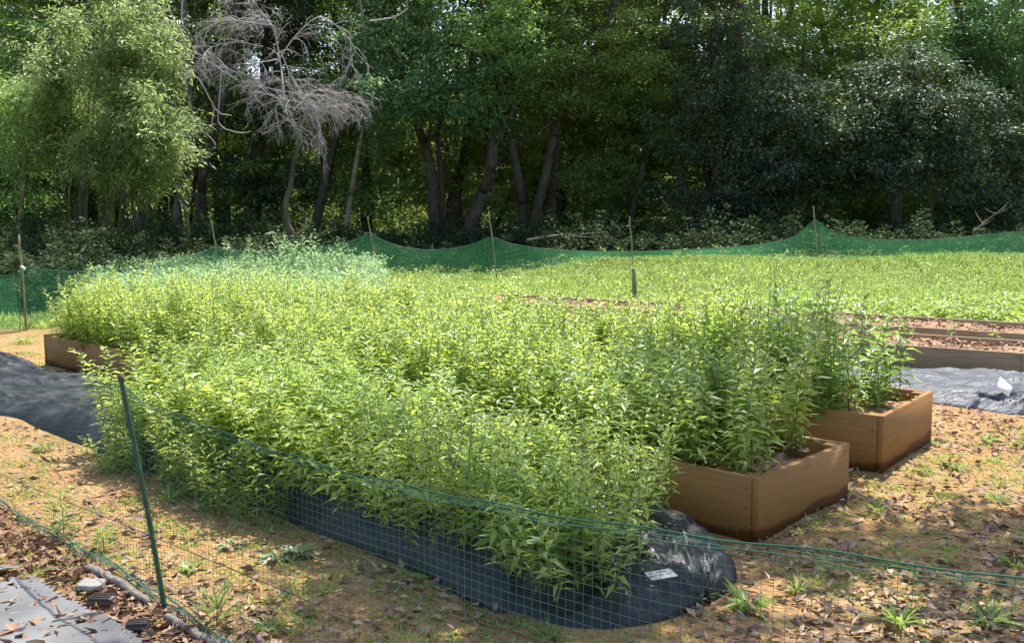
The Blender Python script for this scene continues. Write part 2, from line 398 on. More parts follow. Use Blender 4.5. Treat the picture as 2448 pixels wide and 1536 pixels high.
# ---------------------------------------------------------------- ground and added sky screen
def grid_mesh(xs, ys, zf):
    X, Y = np.meshgrid(xs, ys); Z = zf(X, Y)
    v = np.stack([X, Y, Z], -1).reshape(-1, 3); nx, ny = len(xs), len(ys)
    i = np.arange(ny - 1)[:, None] * nx + np.arange(nx - 1)[None]
    t = np.concatenate([np.stack([i, i + 1, i + nx + 1], -1).reshape(-1, 3), np.stack([i, i + nx + 1, i + nx], -1).reshape(-1, 3)])
    mb = MB(); mb.add(v, t); return mb
xs = np.concatenate([[-150, -90, -50, -30, -20, -14], np.arange(-10, 10, .12), [10, 14, 20, 30, 50, 90, 150]])
ys = np.concatenate([[-60, -20, -6, -2], np.arange(0, 12, .12), np.arange(12, 30, .4), [32, 36, 42, 50, 70, 110, 200, 300]])
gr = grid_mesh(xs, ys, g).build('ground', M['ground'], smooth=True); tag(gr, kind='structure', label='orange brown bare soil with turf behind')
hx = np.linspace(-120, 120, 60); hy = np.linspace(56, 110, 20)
def slopez(X, Y): return .3 + 12 * sstep(56, 84, Y) * (1 + .18 * np.sin(X * .11) + .1 * np.sin(X * .31 + 1) - .25 * sstep(10, 40, X)) + .8 * np.sin(X * .9 + Y) * sstep(58, 66, Y)
hl = grid_mesh(hx, hy, slopez).build('sky_screen_slope', plain('sky screen slope', (.012, .02, .008), 1, .5, .6, 0, 0), smooth=True); tag(hl, kind='structure', label='added dark slope that blocks the sky behind the trees')  # added slope, keeps bright sky out of the gaps between trees

# ---------------------------------------------------------------- raised beds
def raised_bed(near, long_dir, L, W, h, m, label, cat='raised bed', joints=None, soil_drop=.07, endw=None):
    """near = ground corner nearest the camera on its right; long_dir points along the bed to the far left"""
    ld = Vector(long_dir).normalized(); ed = Vector((-ld.y, ld.x)) * -1       # across, away from the camera
    if ed.y < 0: ed = -ed
    t = .036
    z0 = -.04
    root = thing('raised_bed', (near.x, near.y, 0), label, cat, 'long timber raised beds')
    rz = math.atan2(ld.y, ld.x)
    def board(name, start, d, length, hh, thick, inward):
        o = bpy.data.objects.new(name, None)
        mb = MB(); box(mb, (length / 2, 0, 0), length, thick, hh)
        ob = mb.build(name, m, root); c = start + Vector(inward) * (thick / 2)
        ob.location = (c.x, c.y, z0); ob.rotation_euler = (0, 0, math.atan2(d.y, d.x))
        bpy.data.objects.remove(o)
        return ob
    joints = joints or [1.82 * k for k in range(1, int(L / 1.82) + 1) if 1.82 * k < L - .3]
    cuts = [0] + joints + [L]
    for a, b in zip(cuts[:-1], cuts[1:]):
        board('side_board', ld * (a + .002), ld, b - a - .004, h - z0, t, ed)
        board('side_board', ld * (a + .002) + ed * W, ld, b - a - .004, h - z0, t, -ed)
    # end boards cap the side boards, a hair proud
    board('end_board', -ld * .0 + ed * -.003, ed, W + .006, h - z0 + .002, t, -ld)
    board('end_board', ld * L + ed * -.003, ed, W + .006, h - z0 + .002, t, ld)
    for a in (0.0, L):
        for s in (0, 1):
            p = (ld * (.002 + .04 if a == 0 else L - .042)) + (ed * (t + .034 if s == 0 else W - t - .034))
            mb = MB(); box(mb, (0, 0, 0), .075, .062, h - z0 - .004)
            ob = mb.build('corner_post', m, root); ob.location = (p.x, p.y, z0); ob.rotation_euler = (0, 0, rz)
    mb = MB()
    for a in cuts[1:-1] + [.03, L - .03]:
        for dz in (.06, .16, .25):
            if dz < h - .02:
                for da in (-.02, .02) if a in cuts[1:-1] else (0,):
                    c = ld * (a + da) - ed * .0012; tube(mb, [(c.x, c.y, dz), (c.x - ed.x * .0015, c.y - ed.y * .0015, dz)], .005, 7)
    for q in (.06, W - .06):
        for dz in (.06, .16, .25):
            if dz < h - .02: c = -ld * .0012 + ed * q; tube(mb, [(c.x, c.y, dz), (c.x - ld.x * .0015, c.y - ld.y * .0015, dz)], .005, 7)
    mb.build('screws', M['screw'], root)
    # soil inside
    n1, n2 = int(L / .1), 12
    X, Y = np.meshgrid(np.linspace(.002, L - .002, n1), np.linspace(t, W - t, n2))
    P = np.array(ld)[None, None] * X[..., None] + np.array(ed)[None, None] * Y[..., None]
    Z = h - soil_drop + .02 * np.sin(X * 5.1 + Y * 3) + .015 * np.sin(X * 13 - Y * 11) + .03 * np.sin(Y / W * math.pi)
    v = np.concatenate([P, Z[..., None]], -1).reshape(-1, 3)
    i = np.arange(n2 - 1)[:, None] * n1 + np.arange(n1 - 1)[None]
    tr = np.concatenate([np.stack([i, i + 1, i + n1 + 1], -1).reshape(-1, 3), np.stack([i, i + n1 + 1, i + n1], -1).reshape(-1, 3)])
    mb = MB(); mb.add(v, tr); mb.build('soil', M['soil'], root, smooth=True)
    return near, ld, ed, L, W, h
V2 = lambda v: Vector((v[0], v[1]))
nB = V2(un(1795, 1291)); eB = V2(un(112, 872))
bedB = raised_bed(nB, eB - nB, (eB - nB).length, 1.0, .31, M['wood'], 'orange tan raised bed of leafy plants directly behind the black film row', soil_drop=.10)
nC = V2(un(2094, 1126)); 
bedC = raised_bed(nC, (-.79, .61), 7.3, 1.05, .345, M['wood'], 'tan raised bed full of tall broad leaved plants, next to the blue black film')
nD = V2(un(2443, 843.7, .28))
bedD = raised_bed(nD, (-.85, .527), 7.4, 1.0, .28, M['wood2'], 'grey tan raised bed with bare soil and dry leaves behind the white tag')
nE = nD + Vector((.527, .85)) * 1.55 + Vector((.85, -.527)) * 1.2
bedE = raised_bed(nE, (-.837, .547), 8.6, 1.15, .28, M['wood2'], 'farthest raised bed of reddish soil with almost no plants, along the meadow')

# ---------------------------------------------------------------- film covered rows
def film_row(name, c0, ld, L, W, H, label, wr=1.0, seed=1, mt='film'):
    ld = Vector(ld).normalized(); ed = Vector((-ld.y, ld.x)); ed = ed if ed.y > 0 else -ed
    n1, n2 = int((L + .5) / .022), 72
    s = np.linspace(-.45, L, n1); q = np.linspace(-1, 1, n2)
    S, Q = np.meshgrid(s, q)
    end = np.sqrt(np.clip(1 - np.clip(-S / .45, 0, 1) ** 2, 0.0, 1))       # rounded gathered end
    prof = np.clip(1 - np.abs(Q) ** (5.0 if H > .2 else 3.0), 0, 1)
    if H > .2: prof = prof * (1 - .66 * sstep(4.0, 5.2, S)) * (.60 + .40 * sstep(-.35, .75, S)) * (.96 + .08 * np.sin(S * 4.1))
    wid = W / 2 * (.05 + .95 * end) * (1 + .10 * np.sin(Q * 9 + S * 3) * (S < .1)) * (1 + .05 * np.sin(S * 2.1 + seed) + .03 * np.sin(S * 5.7))
    Z = H * prof * (.06 + .94 * end)
    Z = Z + .015 * np.sin(S * 3.1 + Q * 2)
    W1 = np.zeros_like(Z)
    for i in range(n2):
        for j in range(n1):
            a, b = float(S[i, j]), float(Q[i, j])
            f = max(0.0, 1 - (a + .45) / 1.0)                              # radial pleats near the gathered end
            ang = math.atan2(b * W / 2, a + 1.0 - .55)
            pl = (1 - 2 * abs(mnoise.noise((ang * 9 + seed, (a + b) * .8, 3.1)))) * .045 * f + mnoise.noise((ang * 24 + seed, a, 1)) * .034 * f
            cr = mnoise.noise((a * 1.6 + seed * 9, b * 6, 0)) * .022 + mnoise.noise((a * 9, b * 3 + seed, 5)) * .012 * (abs(b) ** 2 + .15) * 2 + abs(mnoise.noise((a * 3.3 + b * 4, b * 9 - a * 2, 8))) * .02
            W1[i, j] = (pl + cr) * wr
    if H > .2: W1 += .02 * np.sin(S * 34 + 3 * np.sin(S * 5) + Q * 2) * np.clip(np.abs(Q) - .6, 0, 1) * (1 + np.sin(S * 3.3)) * 1.3
    Z = Z + W1 * (.25 + .75 * (1 - np.abs(Q) ** 6))
    P = np.array(c0)[None, None] + np.array(ld)[None, None] * S[..., None] + np.array(ed)[None, None] * (Q * wid)[..., None]
    Z = Z + g(P[..., 0], P[..., 1]) + .004 - .03 * (np.abs(Q) > .985)
    v = np.concatenate([P, Z[..., None]], -1).reshape(-1, 3)
    i = np.arange(n2 - 1)[:, None] * n1 + np.arange(n1 - 1)[None]
    tr = np.concatenate([np.stack([i, i + 1, i + n1 + 1], -1).reshape(-1, 3), np.stack([i, i + n1 + 1, i + n1], -1).reshape(-1, 3)])
    mb = MB(); mb.add(v, tr); shift(mb, (c0[0], c0[1], 0))
    o = mb.build(name, M[mt], smooth=True); o.location = (c0[0], c0[1], 0)
    tag(o, label, 'mulch film', 'film covered planting rows')
    return c0, ld, ed
A0 = Vector((.50, 4.16)); A1 = Vector((-3.3, 7.8))
ldA = (A1 - A0).normalized(); edA = Vector((-ldA.y, ldA.x)); edA = edA if edA.y > 0 else -edA
film_row('mulch_film', A0 + ldA * .06, ldA, 9.6, 1.15, .29, 'wrinkled black plastic mulch film under the front row of plants, behind the green net', 1.0, 1)
G0 = Vector((4.15, 8.35))
film_row('mulch_film', G0, (-.82, .57), 5.5, 1.45, .15, 'shiny blue black plastic mulch film with a torn hole beside the grey tan bed', .9, 4, 'film2')

# ---------------------------------------------------------------- bed plants
rng = np.random.default_rng(11)
def stem_plant_mesh(name, seed, h=.62, stems=10, rad=.13, leafL=.065, leafW=.015, pairs=26, mats=None, spread=.22, fold=True, low=.1):
    r = np.random.default_rng(seed); mb = MB()
    for s in range(stems):
        a = r.random() * 2 * math.pi; rr = rad * math.sqrt(r.random())
        hh = h * (r.uniform(.62, 1.08) if r.random() > .12 else r.uniform(1.05, 1.15)); lean = spread * r.uniform(.2, 1.2)
        b0 = np.array([math.cos(a) * rr, math.sin(a) * rr, 0]); dirh = np.array([math.cos(a + r.normal(0, .5)), math.sin(a + r.normal(0, .5)), 0])
        tt = np.linspace(0, 1, 7)[:, None]
        wob = r.normal(0, .012, (7, 3)); wob[0] = 0
        pts = b0 + dirh * lean * hh * tt ** 1.6 + np.array([0, 0, 1]) * hh * tt + wob
        tube(mb, pts, np.linspace(.0035, .0012, 7), 3, 1, cap=False)
        n = int(pairs * hh / h)
        t = np.linspace(low, 1, n); t = np.repeat(t, 2) + r.normal(0, .006, 2 * n)
        idx = np.clip(t, 0, .999) * 6; i0 = idx.astype(int); f = (idx - i0)[:, None]
        base = pts[i0] * (1 - f) + pts[i0 + 1] * f
        az = np.repeat(np.arange(n) * (math.pi / 2) + r.random() * 6, 2) + np.tile([0, math.pi], n) + r.normal(0, .35, 2 * n)
        up = .15 + .9 * np.clip(t, 0, 1) ** 2 + r.normal(0, .2, 2 * n)
        d = np.stack([np.cos(az), np.sin(az), up], -1)
        sz = np.interp(t, [0, .3, .8, 1], [.75, 1.15, .9, .38]) * r.uniform(.75, 1.25, 2 * n)
        leaves(mb, base, d, leafL * sz, leafW * sz, .35 * r.uniform(.3, 1.6, 2 * n), r, 0, fold, .35)
    return mb.mesh(name, mats or [M['bed_leaf'], M['stem']])
pm_bed = [stem_plant_mesh('bed_plant', 100 + i, h=.60 + .05 * (i % 3), stems=15, pairs=27, rad=.18, leafL=.074, leafW=.0205, mats=[M['bed_leaf'], M['stem']]) for i in range(8)]
pm_broad = [stem_plant_mesh('bed_plant', 200 + i, h=.52 + .05 * i, stems=11, pairs=15, rad=.18, leafL=.10, leafW=.03, mats=[M['bed_leaf_dark'], M['stem']], low=.05) for i in range(4)]
pm_front = [stem_plant_mesh('bed_plant', 300 + i, h=.55, stems=15, pairs=22, rad=.18, leafL=.088, leafW=.0235, mats=[M['bed_leaf'], M['stem']], spread=.38, low=.06) for i in range(5)]
pm_low = [stem_plant_mesh('bed_plant', 350 + i, h=.36 + .03 * i, stems=13, pairs=15, rad=.15, leafL=.074, leafW=.0185, mats=[M['bed_leaf'], M['stem']], spread=.40, low=.05) for i in range(4)]
def put(me, name, x, y, z, s, label, cat, group=None, sz=1.0):
    o = bpy.data.objects.new(name, me); COL.objects.link(o)
    o.location = (x, y, z); o.rotation_euler = (rng.normal(0, .05), rng.normal(0, .05), rng.random() * 6.28); o.scale = (s, s, s * sz)
    return tag(o, label, cat, group)
def fill_row(c0, ld, ed, s0, s1, W, z, meshes, label, group, across=3, step=.27, hs=None, end_meshes=None, end_len=0):
    s = s0; k = 0
    while s < s1:
        for a in range(across):
            q = (a + .5) / across * W + rng.normal(0, .03); ss = s + rng.normal(0, .05) + (.12 if a % 2 else 0)
            p = c0 + ld * ss + ed * q
            me = meshes[rng.integers(len(meshes))]
            if end_meshes and ss < s0 + end_len and rng.random() < .8: me = end_meshes[rng.integers(len(end_meshes))]
            h = rng.uniform(.82, 1.08) * (1 if me in pm_low else .88 * hs(ss) if hs else 1)
            put(me, 'bed_plant', p.x, p.y, z, rng.uniform(.95, 1.12) if me in pm_low else rng.uniform(1.05, 1.3), label, 'plant', group, h)
            k += 1
        s += step
    return k
n0 = fill_row(A0 - edA * .50, ldA, edA, .14, 3.8, .98, .25, pm_front + pm_bed[:3], 'leafy green plant growing through the black film of the front row', 'leafy plants in the front film covered row', step=.235, end_meshes=pm_low, end_len=1.0, hs=lambda s: .45 + .35 * min(1, s / 2.4))
fill_row(A0 - edA * .50, ldA, edA, -.04, .3, .5, .12, pm_low, 'low leafy plant hanging over the front side of the black film row', 'leafy plants in the front film covered row', step=.2)
fill_row(A0 - edA * .54, ldA, edA, .05, 3.5, .14, .20, pm_low, 'low leafy plant hanging over the front side of the black film row', 'leafy plants in the front film covered row', across=1, step=.21, hs=lambda s: .42)
fill_row(A0 - edA * .70, ldA, edA, 1.9, 3.6, .16, .02, pm_low, 'low leafy plant hanging over the front side of the black film row', 'leafy plants in the front film covered row', across=1, step=.2, hs=lambda s: .55)
c, ld, ed, L, W, h = bedB
n1 = fill_row(c + ed * .03, ld, ed, .34, L - .10, W - .06, h - .08, pm_bed, 'bright leafy plant in the raised bed just behind the black film row', 'leafy plants in the nearer planted bed', step=.235, end_meshes=pm_broad + pm_front, end_len=.7, hs=lambda s: .92 + .08 * min(1, s / 2))
c, ld, ed, L, W, h = bedC
n2 = fill_row(c + ed * .0, ld, ed, .26, L - .15, W - .12, h - .06, pm_bed, 'bright leafy plant in the second planted bed, beside the bare grey tan bed', 'leafy plants in the second planted bed', step=.235, end_meshes=pm_broad, end_len=.75, hs=lambda s: (1.12 - .35 * max(0, 1 - s / .5)) if s < 1.7 else .88)
print('plants', n0, n1, n2)

# ---------------------------------------------------------------- grass, weeds and litter
def blades(mb, x, y, z, h, w_, lean, r, fold=False):
    n = len(x); az = r.random(n) * 6.283
    b = np.stack([x, y, z], -1); d = np.stack([np.cos(az) * lean, np.sin(az) * lean, np.ones(n)], -1)
    leaves(mb, b, d, h, w_, r.uniform(.0, .35, n), r, 0, fold, 1.0)
r = np.random.default_rng(5)
mb = MB()
n = 150000
y = 13.2 + (22.0 - 13.2) * r.random(n); x = (r.random(n) * 2 - 1) * (y * .53 + .5)
dens = np.sin(x * 1.3 + y * .7) * .5 + np.sin(x * .5 - y * 1.9) * .5
def in_bed(x, y, bed, pad=0.05):
    c, ld, ed, L, W, h = bed
    u = (x - c.x) * ld.x + (y - c.y) * ld.y; q = (x - c.x) * ed.x + (y - c.y) * ed.y
    return (u > -pad) & (u < L + pad) & (q > -pad) & (q < W + pad)
ok = ~in_bed(x, y, bedE) & ~in_bed(x, y, bedD)
cE, ldE, edE, LE, WE, hE = bedE
qE = (x - cE.x) * edE.x + (y - cE.y) * edE.y
ok &= (qE > WE) | (x < -1.8)
x, y, dens = x[ok], y[ok], dens[ok]
hgt = (.08 + .055 * dens) * r.uniform(.5, 1.4, len(x)) + .025
blades(mb, x, y, g(x, y) - .01, hgt, .012 + .008 * r.random(len(x)), .45, r)
# broad small leaves mixed in
n = 42000
y = 13.5 + 8.4 * r.random(n) ** .75; x = (r.random(n) * 2 - 1) * (y * .53 + .5)
ok = ~in_bed(x, y, bedE) & (((x - cE.x) * edE.x + (y - cE.y) * edE.y > WE) | (x < -1.8)); x, y = x[ok], y[ok]; n = len(x)
az = r.random(n) * 6.28
leaves(mb, np.stack([x, y, g(x, y) + r.uniform(.02, .08, n)], -1), np.stack([np.cos(az), np.sin(az), r.uniform(-.1, .6, n)], -1), .038, .022, .2, r, 0, False, .5)
tag(mb.build('meadow_grass', M['grass']), 'bright sunlit meadow grass between the beds and the far net', 'grass', kind='stuff')

def weed_mass(name, poly_fn, n_plants, hts, mats, label, cat, seed, leafL=.09, leafW=.035, npl=46):
    r = np.random.default_rng(seed); mb = MB()
    P = poly_fn(r, n_plants); 
    for x, y in P:
        h = r.uniform(*hts) * (1 if name != 'undergrowth' else .45 + .9 * abs(mnoise.noise((x * .7, y * .9, 2))) * 2); z = gz(x, y); n = npl
        t = r.random(n) ** .6; a = r.random(n) * 6.28; rr = .10 * r.random(n)
        lean = r.normal(0, .12, 2)
        b = np.stack([x + np.cos(a) * rr + lean[0] * t, y + np.sin(a) * rr + lean[1] * t, z + h * t], -1)
        d = np.stack([np.cos(a), np.sin(a), .3 + .7 * t], -1)
        leaves(mb, b, d, leafL * r.uniform(.6, 1.2, n), leafW * r.uniform(.7, 1.1, n), .3, r, 0, False, .5)
    return tag(mb.build(name, mats), label, cat, kind='stuff')
def area_px(x0, x1, Y0, Y1):
    def f(r, n):
        Y = Y0 + (Y1 - Y0) * r.random(n); px = (x0 + (x1 - x0) * r.random(n)) * K
        X = (px - 1224) / F * Y
        return list(zip(X, Y))
    return f
weed_mass('weed_patch', area_px(215, 900, 12.5, 21), 1500, (.30, .62), [M['blue_leaf']], 'dense pale green weeds filling the back left of the plot', 'weeds', 21)
weed_mass('ground_cover', area_px(1930, 2460, 12.6, 15.5), 420, (.12, .30), [M['weed']], 'low leafy weeds behind the farthest bed on the right', 'weeds', 22, .08, .045)
weed_mass('ground_cover', area_px(880, 2440, 17.5, 21.5), 420, (.16, .34), [M['weed']], 'tufty taller weeds scattered through the meadow near the net', 'weeds', 23, .07, .02, 26)
weed_mass('undergrowth', area_px(-20, 2460, 22.6, 27.5), 1700, (.25, .8), [M['f_under_shade']], 'dark low undergrowth at the foot of the trees', 'undergrowth', 24, .13, .06, 40)
def left_under(r, n):
    Y = 15.5 + 8 * r.random(n); X = -.505 * Y - .4 + r.random(n) * (.505 * Y - 6.9 + .4) if False else None
    Y = 14.5 + 9 * r.random(n); lo = -.54 * Y; hi = np.minimum(-6.9, -.30 * Y - 1.2); X = lo + (hi - lo) * r.random(n)
    return list(zip(X, Y))
weed_mass('undergrowth', left_under, 620, (.35, .95), [M['f_under_shade']], 'shrubby undergrowth coloured dark for shade behind the left green net', 'undergrowth', 25, .12, .06, 50)

# tall blue green weed clumps in front of the far net
pm_tall = [stem_plant_mesh('tall_weed', 400 + i, h=.85, stems=11, pairs=20, rad=.22, leafL=.11, leafW=.04, mats=[M['blue_leaf'], M['stem']], spread=.25, fold=False) for i in range(3)]
for i, (x, Y, s) in enumerate([(575, 18.6, 1.05), (630, 18.0, 1.0), (672, 18.4, 1.15), (720, 18.0, 1.12), (765, 17.6, 1.05), (800, 18.4, .95), (650, 17.0, .9), (700, 16.8, .9), (560, 17.6, .8), (740, 16.9, .85), (828, 18.0, .75)]):
    p = atd(x, 600, Y); put(pm_tall[i % 3], 'tall_weed', p.x, p.y, gz(p.x, p.y), s * 1.12, 'tall pale blue green weed standing above the others before the far net', 'weed', 'tall pale weeds in front of the far net')

# foreground litter and sparse grass
def scatter_litter(name, n, xf, mt, label, smin, smax, seed, curl=.5):
    r = np.random.default_rng(seed); x, y = xf(r, n); n = len(x)
    az = r.random(n) * 6.28; L = r.uniform(smin, smax, n)
    z = g(x, y) + .004 + .012 * r.random(n)
    d = np.stack([np.cos(az), np.sin(az), r.normal(.12, .22, n)], -1)
    mb = MB(); leaves(mb, np.stack([x, y, z], -1), d, L, L * r.uniform(.25, .6, n), r.normal(0, .12, n), r, 0, True, curl)
    return tag(mb.build(name, mt), label, 'dead leaves', kind='stuff')
def film_clear(x, y, c0, ld, W, pad=.02):
    ld = Vector(ld).normalized(); ed = Vector((-ld.y, ld.x)); ed = ed if ed.y > 0 else -ed
    u = (x - c0.x) * ld.x + (y - c0.y) * ld.y; q = (x - c0.x) * ed.x + (y - c0.y) * ed.y
    return ~((u > -.3) & (np.abs(q) < W / 2 - pad))
def fore(r, n):
    y = 2.4 + 8.5 * r.random(n) ** 1.25; x = (r.random(n) * 2 - 1) * (y * .54 + .2)
    ok = film_clear(x, y, A0, ldA, 1.25) & film_clear(x, y, G0, (-.82, .57), 1.45) & ~in_bed(x, y, bedB) & ~in_bed(x, y, bedC) & ~in_bed(x, y, bedD)
    # patchy
    pn = np.sin(x * 2.3 + 1) * np.sin(y * 2.9 + .5) + .5 * np.sin(x * 6 + y * 4) + .9 * sstep(0, 1.5, x) - .35
    ok &= r.random(len(x)) < np.clip(.45 + .45 * pn, .12, 1)
    return x[ok], y[ok]
scatter_litter('leaf_litter', 42000, fore, M['litter'], 'dry tan leaves scattered over the orange soil', .018, .075, 31)
def on_film(r, n):
    s = r.random(n) * 9; q = r.uniform(-.55, .55, n)
    x = A0.x + ldA.x * s + edA.x * q; y = A0.y + ldA.y * s + edA.y * q
    return x, y
def in_beds_litter():
    r = np.random.default_rng(37); mb = MB()
    for bed, n, drop in ((bedB, 500, .085), (bedC, 300, .055), (bedD, 2600, .055), (bedE, 1900, .055)):
        c, ld, ed, L, W, h = bed
        u = r.random(n) * (L if bed in (bedD, bedE) else 1.6); q = r.uniform(.06, W - .06, n)
        x = c.x + ld.x * u + ed.x * q; y = c.y + ld.y * u + ed.y * q
        az = r.random(n) * 6.28; Ls = r.uniform(.03, .085, n)
        leaves(mb, np.stack([x, y, np.full(n, h - drop + .012) + .02 * r.random(n)], -1), np.stack([np.cos(az), np.sin(az), r.normal(.2, .2, n)], -1), Ls, Ls * .45, 0, r, 0, True, .6)
    tag(mb.build('leaf_litter', M['litter']), 'dry leaves and chips lying on the soil inside the beds', 'dead leaves', kind='stuff')
in_beds_litter()
r = np.random.default_rng(41); mb = MB()
n = 2600; cy = 2.5 + 8.5 * r.random(n) ** 1.2; cx = (r.random(n) * 2 - 1) * (cy * .54 + .2)
pn = np.sin(cx * 1.9 + 2) * np.sin(cy * 2.3) + .4 * np.sin(cx * 5 + cy * 3)
ok = (pn > -.1) & film_clear(cx, cy, A0, ldA, 1.25) & film_clear(cx, cy, G0, (-.82, .57), 1.45) & ~in_bed(cx, cy, bedB) & ~in_bed(cx, cy, bedC) & ~in_bed(cx, cy, bedD)
cx, cy = cx[ok], cy[ok]
k = 22; x = np.repeat(cx, k) + r.normal(0, .045, len(cx) * k); y = np.repeat(cy, k) + r.normal(0, .045, len(cx) * k)
blades(mb, x, y, g(x, y) - .004, r.uniform(.015, .055, len(x)), .006 + .004 * r.random(len(x)), .9, r, True)
tag(mb.build('sparse_grass', M['weed']), 'thin patches of short grass and seedlings on the orange soil', 'grass', kind='stuff')

# individual weeds
def rosette(seed, n, L, Wd, up, m, fold=True, stem=0):
    r = np.random.default_rng(seed); mb = MB()
    az = r.random(n) * 6.28; u = r.uniform(up * .4, up * 1.5, n)
    b = np.stack([np.cos(az) * .012, np.sin(az) * .012, np.full(n, .002)], -1)
    if stem: b[:, 2] += stem * r.random(n)
    leaves(mb, b, np.stack([np.cos(az), np.sin(az), u], -1), L * r.uniform(.5, 1.15, n), Wd * r.uniform(.6, 1.1, n), r.uniform(.1, .5, n), r, 0, fold, .3)
    if stem: tube(mb, [(0, 0, 0), (.005, 0, stem / 2), (0, .004, stem)], .003, 4, 0)
    return mb.mesh('weed', m)
wl = [  # x, y, L, W, up, n, mat, stem, label
 (1762, 1430, .17, .035, .9, 22, 'weed', 0, 'bright broad leaved weed tuft near the gathered end of the black film'),
 (2118, 1470, .15, .016, 1.1, 46, 'weed', 0, 'spiky grassy weed tuft at the bottom edge, right of the broad leaved tuft'),
 (2325, 1040, .13, .022, 1.0, 26, 'weed', 0, 'upright weed tuft on orange soil right of the second planted bed'),
 (2245, 1098, .12, .02, .35, 44, 'weed', 0, 'flat spreading weed patch between the second bed and the dark shaded soil'),
 (2180, 1112, .08, .02, .4, 24, 'weed', 0, 'small low weed close to the second bed end board'),
 (2062, 1205, .11, .012, .9, 40, 'weed', 0, 'thin yellowish grass tuft right of the nearer bed end'),
 (2345, 1180, .10, .014, .6, 30, 'weed', 0, 'small grass tuft in the sun near the edge of the dappled shade'),
 (2390, 1330, .12, .014, .6, 34, 'weed', 0, 'grass tuft at the right edge beside the long dark rope'),
 (1880, 1385, .11, .018, .6, 28, 'weed', 0, 'dull shaded weed between the film end and the dark rope'),
 (2330, 1470, .14, .016, .6, 50, 'weed', 0, 'dark green grass clump in the bottom right corner'),
 (1640, 1420, .13, .018, .8, 24, 'weed', 0, 'weed leaves poking over the gathered end of the black film'),
 (150, 1262, .12, .008, .5, 130, 'weed', .24, 'feathery upright weed inside the net near the left edge'),
 (245, 1300, .10, .010, .7, 70, 'weed', .10, 'small feathery weed between the left edge and the near post'),
 (700, 1310, .12, .028, .5, 44, 'wilt', 0, 'pulled pale wilted weed lying by the front film, larger right heap'),
 (655, 1318, .11, .026, .4, 34, 'wilt', 0, 'pale wilted weed beside the larger wilted heap'),
 (545, 1290, .11, .024, .4, 30, 'wilt', 0, 'pale wilted weed nearest the green post'),
 (450, 1345, .08, .03, .6, 20, 'weed', 0, 'low leafy weed just right of the green post'),
 (510, 1470, .16, .008, 1.0, 60, 'weed', .12, 'wispy grass weed at the bottom right of the green post'),
 (395, 1180, .14, .014, .9, 40, 'weed', 0, 'grassy weed at the film edge behind the green post'),
 (100, 1065, .13, .012, .9, 40, 'weed', 0, 'grass tuft at the edge of the bare black film on the left'),
 (140, 830, .22, .02, .9, 40, 'weed', 0, 'weed tuft by the far left end of the nearer bed'),
 (60, 808, .24, .02, .7, 40, 'weed', 0, 'weed tuft below the left green net'),
 (1290, 1500, .12, .01, .8, 40, 'weed', 0, 'grass tuft at the bottom under the front film'),
 (960, 1370, .10, .02, .7, 26, 'weed', 0, 'small leafy weed at the front foot of the black film'),
 (640, 1480, .11, .012, .7, 36, 'weed', 0, 'short grass tuft on shaded soil at the bottom centre left'),
]
for i, (x, y, L, Wd, up, n, mt, st, lb) in enumerate(wl):
    p = und(x, y); me = rosette(500 + i, n, L, Wd, up, M[mt], True, st)
    o = put(me, 'weed', p.x, p.y, gz(p.x, p.y) + .002, 1, lb, 'weed', 'weeds on the orange soil')
# a plant or two standing loose at the row ends
p = und(1520, 1290); put(stem_plant_mesh('sapling', 611, h=.50, stems=1, pairs=11, rad=.01, leafL=.11, leafW=.035, mats=[M['blue_leaf'], M['stem']]), 'leafy_stem', p.x, p.y, .16, 1, 'single upright stem of large pale leaves at the end of the front row', 'plant')
for i, (x, y, h_, lb) in enumerate([(2130, 800, .34, 'thin seedling stem rising beside the left part of the grey tan bed'), (2340, 800, .20, 'small pale seedling in the bare grey tan bed'), (2240, 790, .16, 'tiny seedling in the middle of the bare grey tan bed')]):
    p = und(x, y, .25); put(stem_plant_mesh('seedling', 620 + i, h=h_, stems=3, pairs=6, rad=.03, leafL=.07, leafW=.022, mats=[M['weed'], M['stem']]), 'seedling', p.x, p.y, .235, 1, lb, 'seedling')

